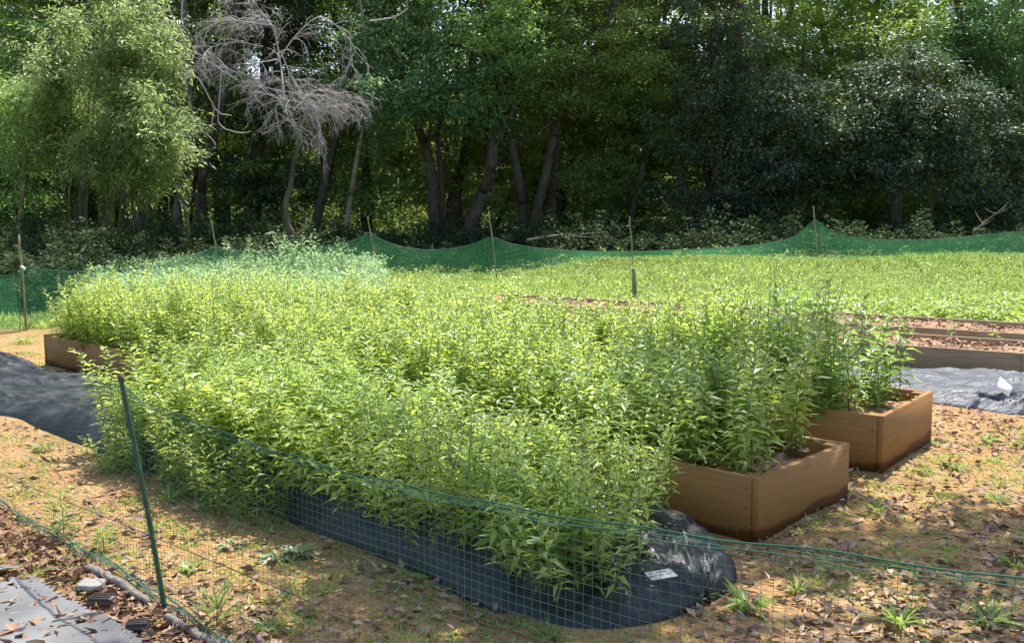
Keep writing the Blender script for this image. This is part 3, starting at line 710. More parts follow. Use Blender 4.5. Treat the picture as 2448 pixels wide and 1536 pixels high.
# ---------------------------------------------------------------- bottom left: litter strip, fabric, edging
def strip(r, n):
    y = 2.6 + 3.4 * r.random(n); x = -3.6 + 3.4 * r.random(n)
    # net side of the line through the net foot
    a = un(0, 1214); b = un(400, 1463); dx, dy = (b - a).x, (b - a).y
    q = ((x - a.x) * dy - (y - a.y) * dx) / math.hypot(dx, dy)
    ok = (q > .02) & (q < .95)
    return x[ok], y[ok]
scatter_litter('leaf_litter', 16000, strip, M['litter_red'], 'thick drift of brown leaves along the foot of the near net', .025, .08, 33, .9)
pp = [und(*q) for q in [(-60, 1392), (20, 1376), (92, 1366), (132, 1400), (183, 1424), (290, 1478), (318, 1506), (520, 1620), (-60, 1620)]]
def poly_sheet(pts, mt, name, zoff, seed, step=.03, amp=.012):
    x0, x1 = min(p.x for p in pts), max(p.x for p in pts); y0, y1 = min(p.y for p in pts), max(p.y for p in pts)
    xs = np.arange(x0, x1, step); ys = np.arange(y0, y1, step); X, Y = np.meshgrid(xs, ys)
    ins = np.zeros(X.shape, bool); n = len(pts)
    for i in range(n):
        a, b = pts[i], pts[(i + 1) % n]
        c = ((a.y > Y) != (b.y > Y)) & (X < (b.x - a.x) * (Y - a.y) / (b.y - a.y + 1e-9) + a.x); ins ^= c
    Z = g(X, Y) + zoff
    for i in range(X.shape[0]):
        for j in range(X.shape[1]):
            if ins[i, j]:
                Z[i, j] += amp * abs(mnoise.noise((X[i, j] * 3 + seed, Y[i, j] * 3, 0))) + amp * .5 * mnoise.noise((X[i, j] * 9, Y[i, j] * 9, 1))
                s = (X[i, j] * .62 + Y[i, j] * .78) * 2.1; s = abs(s - round(s)); Z[i, j] += .012 * max(0, 1 - s / .05)
    idx = -np.ones(X.shape, int); idx[ins] = np.arange(ins.sum())
    v = np.stack([X[ins], Y[ins], Z[ins]], -1)
    a, b, c, d = idx[:-1, :-1], idx[:-1, 1:], idx[1:, 1:], idx[1:, :-1]
    ok = (a >= 0) & (b >= 0) & (c >= 0) & (d >= 0)
    t = np.concatenate([np.stack([a[ok], b[ok], c[ok]], -1), np.stack([a[ok], c[ok], d[ok]], -1)])
    mb = MB(); mb.add(v, t); return mb.build(name, mt, smooth=True)
tag(poly_sheet(pp, M['fabric'], 'weed_fabric', .022, 3), 'creased grey weed control fabric in the bottom left corner among brown leaves', 'fabric')
pp2 = [und(*q) for q in [(-80, 1335), (20, 1335), (75, 1343), (-80, 1372)]]
tag(poly_sheet(pp2, M['fabric'], 'weed_fabric', .03, 9), 'small strip of grey fabric poking out of the leaves above the larger sheet', 'fabric')
def plank(a, b, w_, th, label, seed, mt='oldwood'):
    r = np.random.default_rng(seed); a, b = und(*a), und(*b); n = 14
    P = np.array([list(a.lerp(b, t)) for t in np.linspace(0, 1, n)]); P[:, 2] = [gz(x, y) + th * .6 for x, y in P[:, :2]]
    P[:, :2] += r.normal(0, .006, (n, 2)); mb = MB()
    rad = w_ * (1 + .25 * r.normal(0, .5, n)); rad[-1] *= .6
    tube(mb, P, rad, 7, 0, True, .35, r); off = P[0]; shift(mb, off); o = mb.build('log_edging', M[mt]); o.location = off
    return tag(o, label, 'edging log', 'weathered logs edging the net foot')
plank((212, 1352), (352, 1425), .019, .03, 'pale weathered log edging under the net left of the green post', 61)
plank((398, 1462), (510, 1520), .017, .03, 'darker weathered log at the bottom, right of the green post', 62)
def ribbed(x, y, w_, d_, rz, label):
    p = und(x, y); root = thing('ribbed_tile', (p.x, p.y, gz(p.x, p.y) + .015), label, 'tile', 'dark ribbed plastic pieces among the leaves', rz)
    mb = MB(); box(mb, (0, 0, 0), w_, d_, .018); mb.build('plate', M['ribbed'], root)
    for k in range(4):
        mb = MB(); box(mb, (0, (k - 1.5) * d_ / 4, .018), w_ * .98, d_ * .09, .012); mb.build('ridge', M['ribbed'], root)
ribbed(240, 1428, .095, .07, -.1, 'dark ribbed plastic piece left of the green post foot, half buried in leaves')
ribbed(325, 1490, .08, .06, .15, 'dark ribbed plastic piece at the corner of the grey fabric')
def rockmesh(name, sx, sy, sz, seed, mt, flat=.0):
    mb = MB(); n1, n2 = 22, 14; v = []
    for i in range(n2 + 1):
        ph = math.pi * i / n2
        for j in range(n1):
            th = 2 * math.pi * j / n1; d = Vector((math.sin(ph) * math.cos(th), math.sin(ph) * math.sin(th), math.cos(ph)))
            s = 1 / max(abs(d.x), abs(d.y), abs(d.z)) ** .75; k = s * (1 + .12 * mnoise.noise(d * 1.7 + Vector((seed, 0, 0))) + .05 * mnoise.noise(d * 5))
            v.append((d.x * sx * k, d.y * sy * k, sz + d.z * sz * k))
    t = []
    for i in range(n2):
        for j in range(n1):
            a, b = i * n1 + j, i * n1 + (j + 1) % n1; t += [(a, a + n1, b + n1), (a, b + n1, b)]
    mb.add(v, t); return mb.build(name, mt, smooth=True)
p = und(215, 1392); o = rockmesh('stone', .055, .045, .012, 3, M['slate']); o.location = (p.x, p.y, gz(p.x, p.y) + .01); tag(o, 'flat pale grey stone lying in the brown leaves by the fabric', 'stone')
p = atd(638, 565, 24.0); z = gz(p.x, p.y); o = rockmesh('stone_marker', .15, .12, .36, 7, M['stone']); o.location = (p.x, p.y, z - .02); tag(o, 'upright mossy stone marker at the foot of the dark trees, behind the tall pale weeds', 'stone')

# ---------------------------------------------------------------- tags on the film rows
root = thing('plant_tag', tuple(und(2362, 930, .18)), 'white diamond shaped tag on a short stick in the blue black film', 'tag')
mb = MB(); tube(mb, [(0, 0, -.06), (0, 0, .0)], .004, 5); mb.build('stick', M['rope'], root)
mb = MB(); s = .062; q = 1.0
v = [(0, 0, -s), (s * q, -.01, 0), (0, -.02, s), (-s * q, -.01, 0), (0, .004, -s), (s * q, -.006, 0), (0, -.016, s), (-s * q, -.006, 0)]
mb.add(v, [(0, 1, 2), (0, 2, 3), (4, 6, 5), (4, 7, 6), (0, 4, 5), (0, 5, 1), (1, 5, 6), (1, 6, 2), (2, 6, 7), (2, 7, 3), (3, 7, 4), (3, 4, 0)])
o = mb.build('tag_plate', M['white'], root); o.location = (0, 0, s * .95); o.rotation_euler = (-.85, 0, .1); o.scale = (1, 1, 1.45)
p = und(1548, 1352, .15)
p = und(1556, 1346, .27); root = thing('paper_label', (p.x, p.y, .262), 'cream label with small dark print lying on the gathered end of the black film', 'label', rz=math.radians(38))
root.rotation_euler = (math.radians(16), math.radians(4), math.radians(33))
mb = MB(); box(mb, (0, 0, 0), .125, .05, .002, bev=.0005); mb.build('card', M['cream'], root)
mb = MB(); r = np.random.default_rng(3)
for row, yy in ((0, .011), (1, -.006)):
    xx = -.052
    for k in range(11):
        wd = r.uniform(.004, .007)
        if r.random() > .25:
            box(mb, (xx, yy, .0022), wd, .002, .0006, bev=.0001); box(mb, (xx + wd * .2, yy + .004, .0022), wd * .6, .002, .0006, bev=.0001); box(mb, (xx - wd * .3, yy + .002, .0023), .0015, .007, .0006, bev=.0001)
        xx += wd + .0032
mb.build('print', M['ink'], root)

# ---------------------------------------------------------------- nets
def interp_path(pts, n):
    pts = np.array(pts, float); s = np.concatenate([[0], np.cumsum(np.linalg.norm(np.diff(pts[:, :2], axis=0), axis=1))])
    t = np.linspace(0, s[-1], n)
    return np.stack([np.interp(t, s, pts[:, k]) for k in range(pts.shape[1])], -1), t
def net_mesh(mb, top, bot, rows, cols, wr, wc, jit=0, sides=3, seed=0):
    """top, bot: (n,3) arrays; cord lines along and across"""
    r = np.random.default_rng(seed); n = len(top)
    def cords(P, w_):                # P (k,n,3) many polylines -> flat tapes crossed by a second at right angle
        k, m, _ = P.shape
        d = norm(np.gradient(P, axis=1)); 
        for ref in ((0, 0, 1.0), (0.3, 1.0, .2)):
            s = norm(np.cross(d, np.array(ref)[None, None])) * (w_ / 2)
            v = np.stack([P - s, P + s], 2).reshape(-1, 3)
            i = (np.arange(k)[:, None] * m + np.arange(m - 1)[None]) * 2
            t = np.concatenate([np.stack([i, i + 1, i + 3], -1).reshape(-1, 3), np.stack([i, i + 3, i + 2], -1).reshape(-1, 3)])
            mb.add(v, t)
    f = (np.linspace(0, 1, rows) ** 1.0)[:, None, None]
    wob = jit * np.sin(np.linspace(0, 40, n) + seed)[None, :, None] * np.sin(f * 7)
    P = top[None] * (1 - f) + bot[None] * f; P[..., 1:2] += wob
    cords(P, wr)
    idx = np.linspace(0, n - 1, cols); i0 = np.clip(idx.astype(int), 0, n - 2); fr = (idx - i0)[:, None]
    T = top[i0] * (1 - fr) + top[i0 + 1] * fr; B = bot[i0] * (1 - fr) + bot[i0 + 1] * fr
    g_ = np.linspace(0, 1, 6)[None, :, None]; Q = T[:, None] * (1 - g_) + B[:, None] * g_
    w0 = jit * np.sin(np.interp(idx, np.arange(n), np.linspace(0, 40, n)) + seed)[:, None, None] * np.sin(g_ * 7); Q[..., 1:2] += w0
    cords(Q, wc)

# near fence: straight line from the left towards the camera's right
fa = un(0, 1214); fb = un(400, 1463)
fd = (fb - fa).normalized(); 
def fpt(s): return fb + fd * s                       # s=0 at the near post; negative = left, away
post_top = at(288, 894, 0) if False else None
top_h = [(-9.0, .84), (-4.6, .86), (-3.2, .68), (-1.95, .76), (-1.0, .80), (0, .83), (.35, .765), (.95, .735), (1.7, .775), (2.2, .80), (3.4, .86)]
# where the top line must pass (checked against the photo) decides the heights
def height_at(px, py):
    """height and s where the fence plane meets the view ray"""
    d = ray(px * K, py * K); n = Vector((-fd.y, fd.x, 0)); t = n.dot(fb - Vector((0, 0, CAM_Z))) / n.dot(d)
    P = Vector((0, 0, CAM_Z)) + d * t; return (P - fb).dot(fd), P.z
tops = [height_at(*q) for q in [(0, 903), (140, 912), (287, 905), (330, 940), (450, 990), (620, 1052), (850, 1120), (1200, 1195), (1500, 1243), (1790, 1280), (2100, 1322), (2400, 1360)]]
mids = [height_at(*q) for q in [(0, 1115), (170, 1185), (340, 1253), (520, 1328), (700, 1402), (880, 1490)]]
print('net tops', [(round(a, 2), round(b, 2)) for a, b in tops], 'mids', [(round(a, 2), round(b, 2)) for a, b in mids])
ts = np.array([-9.0] + [a for a, b in tops] + [tops[-1][0] + .8]); th = np.array([.83] + [b for a, b in tops] + [tops[-1][1] + .05])
S = np.linspace(-8.0, ts[-1], 420)
top = np.array([[*(fpt(s)).to_2d(), np.interp(s, ts, th)] for s in S])
lean = at(288, 894, fpt(0).y + .02) - fpt(0)         # the post leans
bot = np.array([[*(fpt(s)).to_2d(), gz(*fpt(s).to_2d()) + .006] for s in S])
root = thing('net_fence', tuple(fpt(0)), 'near green garden net on a leaning green post, crossing the foreground', 'net fence')
near_root = root
off = np.array(fpt(0))
mb = MB(); net_mesh(mb, top, bot, 36, 430, .0012, .0010, .015, seed=2); shift(mb, off); mb.build('net', M['net'], root)
mb = MB()                                            # loose folds of net lying along the ground
rr = np.random.default_rng(8)
for k in range(7):
    P = bot.copy(); P[:, 2] += .008 + .012 * k * .5; P[:, :2] += np.array([fd.y, -fd.x])[None] * (rr.normal(0, .012) + .012 * np.sin(S * 6 + k))[:, None]
    tube(mb, P[::3], .0022, 3, 0, False)
shift(mb, off); mb.build('net_hem', M['net'], root)
mb = MB(); P = top.copy(); P[:, 2] += .002 + .004 * np.sin(S * 14); tube(mb, P[::2], .0022, 5, 0, False)
for k in range(3): Q = top.copy(); Q[:, 2] -= .006 + .006 * k + .004 * np.sin(S * (9 + 3 * k) + k); tube(mb, Q[::2], .0010, 3, 0, False)
shift(mb, off); mb.build('top_rope', M['greenrope'], root)
ms_, mh = np.array([a for a, b in mids]), np.array([b for a, b in mids])
S2 = np.linspace(-8.0, ts[-1], 200); P = np.array([[*(fpt(s)).to_2d(), np.interp(s, np.concatenate([[-8], ms_, [ts[-1]]]), np.concatenate([[mh[0]], mh, [mh[-1]]]))] for s in S2])
mb = MB(); tube(mb, P, .0022, 4, 0, False); shift(mb, off); mb.build('middle_rope', M['rope'], root)
ph = height_at(283, 882)
pb = Vector((fpt(0).x, fpt(0).y, -.05)); pt = Vector((*(fpt(ph[0])).to_2d(), ph[1]))
mb = MB(); pts = spline([pb, pb.lerp(pt, .5) + Vector((.006, 0, 0)), pt], 30); tube(mb, pts, .0100, 9, 0, True)
for k in range(58):                                  # spiral ribs of the coated pole
    c = pb.lerp(pt, (k + .5) / 60); ring = [c + Vector((math.cos(a) * .0108, math.sin(a) * .0108, .006 * math.sin(a))) for a in np.linspace(0, 6.28, 9)]; tube(mb, ring, .0016, 3, 0, False)
shift(mb, off); o = mb.build('post', M['greenpole'], root)
mb = MB(); dd = (pt - pb).normalized(); tube(mb, [pt - dd * .03, pt + dd * .004], .0125, 9); shift(mb, off); mb.build('post_cap', M['bark_dark'], root)

# far fence and left fence: poles with a net slung on them, its foot on the bank behind
def pole(root, base, top_, r0, mt, rootloc):
    mb = MB(); tube(mb, spline([base - Vector((0, 0, .1)), base.lerp(top_, .5) + Vector((.008, 0, 0)), top_], 14), np.linspace(r0, r0 * .8, 14), 7, 0, True, .2, np.random.default_rng(1))
    shift(mb, tuple(rootloc)); return mb.build('pole', mt, root)
poles = [  # display px of the top, base, distance, net tie row
 (497, 520, 520, 19.5, 576), (865, 510, 889, 20.5, 548), (1150, 500, 1171, 20.7, 560), (1481, 510, 1490, 20.7, 591), (1914, 485, 1927, 20.5, 521), (2560, 500, 2570, 20.4, 505)]
rl = Vector((atd(1171, 600, 20.8).x, 20.8, 0))
root = thing('net_fence', tuple(rl), 'far green net slung between bamboo poles along the bank before the trees', 'net fence')
P1b = und(62, 776); P1Y = P1b.y
for (xt, yt, xb, Y, ty) in poles[:-1]:
    b = atd(xb, 600, Y); b.z = gz(b.x, Y); t_ = atd(xt, yt, Y + .1); pole(root, b, t_, .017, M['pole'], rl)
line = [(505, 576, 19.5), (525, 584, 19.57), (600, 592, 19.81), (700, 588, 20.14), (800, 574, 20.47), (840, 562, 20.75), (868, 547, 20.75), (900, 565, 20.75), (945, 580, 20.75), (1000, 588, 20.75), (1060, 585, 20.75), (1110, 575, 20.75), (1157, 559, 20.75), (1200, 573, 20.75), (1260, 583, 20.75), (1330, 589, 20.75), (1420, 592, 20.75), (1500, 592, 20.75), (1600, 588, 20.75), (1700, 583, 20.75), (1800, 574, 20.75), (1870, 556, 20.75), (1917, 519, 20.75), (1950, 540, 20.75), (2000, 556, 20.75), (2060, 563, 20.75), (2140, 565, 20.75), (2230, 561, 20.75), (2320, 552, 20.75), (2440, 540, 20.75), (2560, 505, 20.75)]
tp = np.array([list(atd(x, y, Y)) for x, y, Y in line]); s0 = np.concatenate([[0], np.cumsum(np.linalg.norm(np.diff(tp, axis=0), axis=1))])
def resample(P, n):
    s = np.concatenate([[0], np.cumsum(np.linalg.norm(np.diff(P, axis=0), axis=1))]); return spline_like(P, s, n)
def spline_like(P, s, n):
    t = np.linspace(0, s[-1], n); return np.stack([np.interp(t, s, P[:, k]) for k in range(3)], -1)
tp = spline_like(spline(tp, 240), np.concatenate([[0], np.cumsum(np.linalg.norm(np.diff(spline(tp, 240), axis=0), axis=1))]), 300)
bt = tp.copy(); bt[:, 1] += 1.0; bt[:, 0] *= (bt[:, 1] / tp[:, 1]); bt[:, 2] = g(bt[:, 0], bt[:, 1]) + .01
mb = MB(); net_mesh(mb, tp, bt, 26, 620, .0066, .0036, .03, seed=5); shift(mb, tuple(rl)); mb.build('net', M['far_net'], root)
mb = MB(); tube(mb, tp, .007, 4, 0, False); shift(mb, tuple(rl)); mb.build('top_rope', M['greenrope'], root)
# left fence
pts = [(P1b.x - 5.2, P1b.y - .5, .80), (P1b.x - 2.6, P1b.y - .3, .62), (P1b.x - .9, P1b.y - .15, .70), (P1b.x, P1b.y, .86), (P1b.x + .05, P1b.y + .7, .74), (P1b.x + .15, P1b.y + 1.8, .66), (P1b.x + .4, 17.5, .62), (atd(510, 600, 19.5).x, 19.45, .84)]
tz = height_row = atd(52, 628, P1b.y).z; pts[3] = (atd(52, 628, P1b.y).x, P1b.y, tz)
pts[2] = (atd(0, 650, P1b.y - .1).x, P1b.y - .1, atd(0, 650, P1b.y - .1).z)
tp = spline(pts, 200); tp = spline_like(tp, np.concatenate([[0], np.cumsum(np.linalg.norm(np.diff(tp, axis=0), axis=1))]), 240)
bt = tp.copy(); bt[:, 2] = g(bt[:, 0], bt[:, 1]) + .01; bt[:, 0] -= .05
root = thing('net_fence', (P1b.x, P1b.y, 0), 'left green net rising to a bamboo pole at the left edge of the plot', 'net fence')
mb = MB(); net_mesh(mb, tp, bt, 26, 420, .0080, .004, .03, seed=7); shift(mb, (P1b.x, P1b.y, 0)); mb.build('net', M['far_net'], root)
mb = MB(); tube(mb, tp, .006, 4, 0, False); shift(mb, (P1b.x, P1b.y, 0)); mb.build('top_rope', M['greenrope'], root)
pole(root, Vector((P1b.x, P1b.y, 0)), atd(44, 553, P1b.y), .016, M['pole'], Vector((P1b.x, P1b.y, 0)))
mb = MB(); q = atd(54, 630, P1b.y - .03); tube(mb, [q + Vector((-.02, 0, .02)), q + Vector((.03, 0, -.02))], .016, 6); shift(mb, (P1b.x, P1b.y, 0)); mb.build('tie', M['white'], root)
# stake
b = und(1495, 712); b.z = 0; Y = b.y
mb = MB(); tt = atd(1491, 631, Y); tube(mb, [b - Vector((0, 0, .1)), b.lerp(tt, .25), b.lerp(tt, .6), tt], [.045, .04, .038, .036], 9, 0, True, .1, np.random.default_rng(2))
shift(mb, tuple(b)); o = mb.build('stake', M['pole']); o.location = b; tag(o, 'short thick greenish stake standing among the far plants', 'stake')

# ---------------------------------------------------------------- trees
def crown_mesh(mb, blobs, nclump, per, L, asp, seed, clr=.5, flat=.55, droop=.35, shell=.45, updir=.1, fold=False):
    r = np.random.default_rng(seed)
    vol = np.array([b[3] * b[4] for b in blobs]); vol = vol / vol.sum()
    wi = r.choice(len(blobs), nclump, p=vol)
    C = np.array([b[0:3] for b in blobs], float)[wi]; R = np.array([(b[3], b[3] * .8, b[4]) for b in blobs], float)[wi]
    d = norm(r.normal(0, 1, (nclump, 3))); rad = r.random(nclump) ** shell
    P = C + d * R * rad[:, None] * (1 + .28 * np.abs(r.normal(0, 1, (nclump, 1))) ** 1.5)
    cr = clr * r.uniform(.45, 1.25, nclump)
    dens = np.repeat(np.arange(nclump), per)
    N = len(dens); o = r.normal(0, .5, (N, 3)); o[:, 2] *= flat
    B = P[dens] + o * cr[dens][:, None]
    out = norm(o + d[dens] * .5)
    D = np.stack([out[:, 0] + r.normal(0, .5, N), out[:, 1] + r.normal(0, .5, N), updir + r.normal(0, .35, N)], -1)
    s = L * r.uniform(.6, 1.25, N)
    leaves(mb, B, D, s, s * asp, droop * r.uniform(.2, 1.4, N), r, 0, fold, .6)
    return P
def trunk_tube(mb, path, r0, r1, seed, sides=8):
    r = np.random.default_rng(seed); P = spline(path, max(10, len(path) * 6)); n = len(P)
    P = P + np.stack([np.sin(np.linspace(0, 9, n) + seed * k) for k in (1, 2, 3)], -1) * r0 * .12
    rad = np.linspace(r0, r1, n); rad[0] *= 1.5; rad[1] *= 1.2
    tube(mb, P, rad, sides, 0, True, .12, r); return P
def limb(mb, a, b, r0, seed, sag=.1):
    r = np.random.default_rng(seed); a = np.array(a); b = np.array(b)
    m1 = a * .66 + b * .34 + r.normal(0, .12, 3) * np.linalg.norm(b - a) * .5; m2 = a * .33 + b * .67 + r.normal(0, .12, 3) * np.linalg.norm(b - a) * .5
    tube(mb, spline([a, m1, m2, b], 9), np.linspace(r0, r0 * .25, 9), 5, 0, False)
def tree(label, Y, path, r0, blobs, leafmat, barkmat, seed, ncl=90, per=110, L=.11, asp=.5, cat='tree', name='tree', r1=None, group='trees along the edge of the wood', clr=.5, limbs=8, **kw):
    Y += 3.2
    bx, by = path[0]; base = atd(bx, by, Y); base.z = gz(base.x, Y)
    pts = [list(base)] + [list(atd(x, y, Y + .25 * math.sin(i * 2 + seed))) for i, (x, y) in enumerate(path[1:], 1)]
    if blobs:
        tpn = list(pts[-1]); 
    root = thing(name, tuple(base), label, cat, group)
    mb = MB(); P = trunk_tube(mb, pts, r0, r1 or r0 * .45, seed)
    if blobs:
        B = []
        for (x, y, dY, rx, rz) in blobs:
            c = atd(x, y, Y + dY + (1.5 if y < 0 else 0)); B.append((c.x, c.y, c.z, rx, rz))
        cm = MB(); C = crown_mesh(cm, B, int(ncl * 1.5), int(per * 1.25), L * 1.12, asp, seed + 1000, clr=clr, **kw)
        r = np.random.default_rng(seed + 5)
        for k in range(limbs):
            c = C[r.integers(len(C))]; i = int(len(P) * r.uniform(.45, .98)); i = min(i, len(P) - 1)
            limb(mb, P[i], c, r0 * .33, seed * 31 + k)
    shift(mb, tuple(base)); mb.build('trunk', barkmat, root)
    if blobs: shift(cm, tuple(base)); cm.build('crown', leafmat, root)
    return root

T = tree
T('slim pale sapling with a leafy side branch at the far left behind the net pole', 19.5, [(48, 640), (46, 540), (55, 450), (60, 370), (52, 250), (70, 150)], .06,
  [(60, 470, 0, .5, .3), (40, 380, .2, .7, .35), (90, 300, .3, 1.0, .5), (40, 230, 0, 1.1, .6), (10, 320, .2, .7, .5)], M['f_mid'], M['bark_pale'], 1, 70, 75, .10, .42)
T('large mid green tree filling the top left corner above the bamboo', 26, [(330, 590), (300, 400), (240, 200), (215, 40), (200, -200)], .2,
  [(60, 60, 0, 1.8, 1.1), (210, 110, -1, 1.6, 1.0), (80, 200, -1, 1.8, .9), (330, 40, .5, 1.5, 1.2), (150, -120, 1, 3.2, 1.6), (20, 360, 0, 1.3, .8)], M['f_mid'], M['bark_grey'], 2, 150, 110, .11, .42)
T('brown trunked tree standing behind the top of the bamboo', 28, [(300, 590), (290, 300), (275, 60), (270, -150)], .19,
  [(290, -160, 0, 3.0, 1.6), (200, 380, 2, 1.5, 1.2), (100, 440, 1, 1.5, .8)], M['f_mid'], M['bark_grey'], 3, 90, 100, .12, .45)
T('twin stemmed tree with a thin curved stem right of the bamboo', 24.5, [(405, 600), (412, 520), (425, 430), (450, 330), (440, 100), (430, -100)], .11,
  [(440, -140, 1, 2.2, 1.4), (470, 160, 2.5, 1.2, .9)], M['f_dark'], M['bark_grey'], 4, 60, 100, .11, .45)
T('slender bent stem leaning away from the bamboo foot', 24.4, [(447, 600), (442, 530), (432, 480), (418, 440)], .055, None, None, M['bark_pale'], 5)
T('dark trunked tree just right of the twin stemmed one', 25.5, [(462, 595), (468, 500), (480, 400), (505, 320), (540, 150), (560, -80)], .17,
  [(540, -120, 0, 2.6, 1.5), (560, 420, 2, 1.2, .8), (520, 250, 2.2, 1.2, 1.0)], M['f_dark'], M['bark_dark'], 6, 90, 105, .11, .45)
T('thin leaning tree with a pale upper stem between the dead branches and the central trees', 25.5, [(808, 585), (822, 480), (838, 390), (852, 320), (870, 240), (860, 100), (840, -60)], .085,
  [(850, -90, 1, 2.4, 1.4), (800, 440, 2, 1.0, .7), (880, 60, 1, 1.2, 1.0), (905, 400, 2, .9, .8)], M['f_mid'], M['bark_pale'], 7, 90, 105, .105, .42)
T('tree with bluish green layered leaves hanging over two dark stems', 25, [(1022, 575), (1020, 480), (1015, 400), (1000, 340), (980, 290), (960, 200), (950, 40)], .17,
  [(940, 250, -1, 1.3, .5), (1010, 190, -1, 1.4, .6), (1080, 250, -1, 1.0, .45), (930, 120, 0, 1.5, .7), (1060, 90, 0, 1.5, .7), (1180, 190, -.8, 1.2, .6), (960, -60, 0, 2.8, 1.2), (1130, 300, -.5, .7, .4), (890, 330, 0, .5, .3)], M['f_blue'], M['bark_dark'], 8, 170, 105, .115, .45, clr=.55)
T('second dark stem close behind the blue green leaved tree', 25.4, [(1038, 575), (1040, 450), (1030, 320), (1040, 200)], .10, None, None, M['bark_dark'], 9)
T('thick black trunk in the gap between the central trees', 28, [(1072, 575), (1070, 480), (1078, 420), (1096, 360), (1110, 250), (1115, 100)], .26, None, None, M['bark_dark'], 10, r1=.12)
T('thick grey trunk leaning to the right in the middle of the wood', 24.5, [(1095, 590), (1112, 520), (1138, 450), (1156, 380), (1160, 300), (1164, 240), (1185, 110), (1190, -60)], .20,
  [(1180, -110, 0, 2.8, 1.4), (1160, 60, -.6, 1.5, .8), (1250, 130, -.5, 1.2, .7), (1180, 230, -.4, .9, .5)], M['f_mid'], M['bark_mid'], 11, 130, 110, .11, .42, r1=.12)
T('reddish trunk right of the thick leaning one', 25, [(1238, 580), (1230, 500), (1222, 440), (1208, 360), (1190, 270), (1205, 150), (1215, -40)], .16,
  [(1250, -110, .5, 2.4, 1.4), (1230, 40, 1.5, 1.3, .8), (1330, 180, -.3, 1.2, .9), (1260, 330, .6, .9, .5)], M['f_olive'], M['bark_mid'], 12, 120, 110, .10, .42, r1=.09)
T('fork of the reddish trunk reaching to the right', 25.1, [(1226, 480), (1245, 400), (1268, 340), (1275, 260)], .075, None, None, M['bark_grey'], 13) if False else None
T('tall tree leaning right with a long bare stem in the centre', 24.8, [(1252, 580), (1262, 500), (1288, 400), (1310, 300), (1330, 240), (1368, 180), (1410, 90), (1450, -40)], .15,
  [(1450, -100, .3, 2.6, 1.4), (1400, 60, .2, 1.2, .7), (1340, 20, 1, 1.3, .8), (1500, 130, -.3, 1.3, .8), (1400, 260, .3, 1.2, .8), (1380, 420, .6, 1.0, .7)], M['f_olive'], M['bark_mid'], 14, 120, 110, .10, .42, r1=.07)
T('black straight trunk close behind the long bare stem', 26, [(1300, 575), (1302, 480), (1308, 380), (1330, 200)], .17, None, None, M['bark_dark'], 15)
T('olive leaved tree right of the centre with many fine leaves', 26, [(1480, 585), (1500, 450), (1540, 300), (1560, 150), (1570, -60)], .12,
  [(1500, 230, -.5, 1.5, .9), (1460, 360, 0, 1.2, .8), (1580, 340, -.5, 1.4, .9), (1560, 100, 0, 1.6, 1.0), (1440, 460, .5, 1.1, .7), (1560, -80, 0, 2.8, 1.4)], M['f_olive'], M['bark_dark'], 16, 160, 110, .095, .45)
T('dark multi branched tree leaning over the middle right undergrowth', 25, [(1640, 590), (1625, 500), (1600, 400), (1620, 300), (1660, 200), (1680, 50)], .15,
  [(1660, 300, -.5, 1.5, .9), (1640, 470, 0, 1.2, .6), (1720, 180, -.3, 1.5, .9), (1700, 40, 0, 1.5, .9), (1700, -100, 0, 2.6, 1.3)], M['f_dark'], M['bark_dark'], 17, 160, 110, .095, .48)
T('stout dark trunk left of the tall net pole', 25, [(1735, 590), (1722, 510), (1700, 450), (1690, 380), (1720, 250), (1740, 50)], .22,
  [(1800, 400, -.3, 1.4, .9), (1760, 500, 0, 1.2, .5), (1840, 270, -.5, 1.5, .9)], M['f_dark'], M['bark_dark'], 18, 120, 110, .10, .48)
T('yellow green tree with light shining through at the top right of centre', 29, [(1830, 590), (1840, 400), (1820, 200), (1800, 0)], .16,
  [(1780, 60, 0, 1.6, .9), (1900, 100, 0, 1.7, .9), (1850, 190, 0, 1.5, .8), (1960, 30, 0, 1.5, .8), (1870, -90, 0, 2.2, .9)], M['f_yellow'], M['bark_dark'], 19, 130, 105, .11, .42)
T('thin dark stem tree directly behind the tall net pole', 25.5, [(1900, 590), (1905, 500), (1930, 400), (1900, 250), (1890, 100)], .10,
  [(1930, 420, 0, 1.3, .7), (1900, 520, 0, 1.0, .4), (1960, 310, -.3, 1.3, .7)], M['f_olive'], M['bark_dark'], 20, 110, 105, .10, .45)
T('broad blue black tree with glossy leaves on the right', 24.5, [(2120, 590), (2110, 500), (2130, 380), (2140, 250), (2150, 120)], .2,
  [(2080, 290, -.5, 1.6, .9), (2200, 260, -.5, 1.6, .9), (2140, 400, -.5, 1.7, .7), (2280, 360, -.3, 1.4, .8), (2010, 400, 0, 1.2, .6), (2130, 170, 0, 1.5, .7), (2330, 470, 0, 1.1, .5)], M['f_dark'], M['bark_dark'], 21, 190, 115, .105, .5)
T('thin curved pale stem under the blue black tree', 24, [(2195, 585), (2190, 520), (2200, 440), (2215, 380)], .05, None, None, M['bark_grey'], 22)
T('bushy tree with light green sprays in the top right corner', 27, [(2300, 590), (2290, 400), (2280, 150), (2265, 60), (2240, -100)], .24,
  [(2300, 120, -1, 1.5, .8), (2380, 60, -1, 1.5, .7), (2400, 220, -1, 1.4, .8), (2220, 100, 0, 1.2, .7), (2380, -100, 0, 2.0, .9), (2400, 380, -.6, 1.0, .6)], M['f_blue'], M['bark_grey'], 23, 150, 105, .11, .42)
T('tree with two slanting dark stems at the right edge', 25, [(2345, 590), (2360, 480), (2385, 400), (2400, 250)], .14,
  [(2380, 520, 0, 1.0, .5), (2430, 330, 0, 1.2, .8), (2250, 510, 0, 1.1, .4)], M['f_mid'], M['bark_dark'], 24, 80, 105, .11, .45)
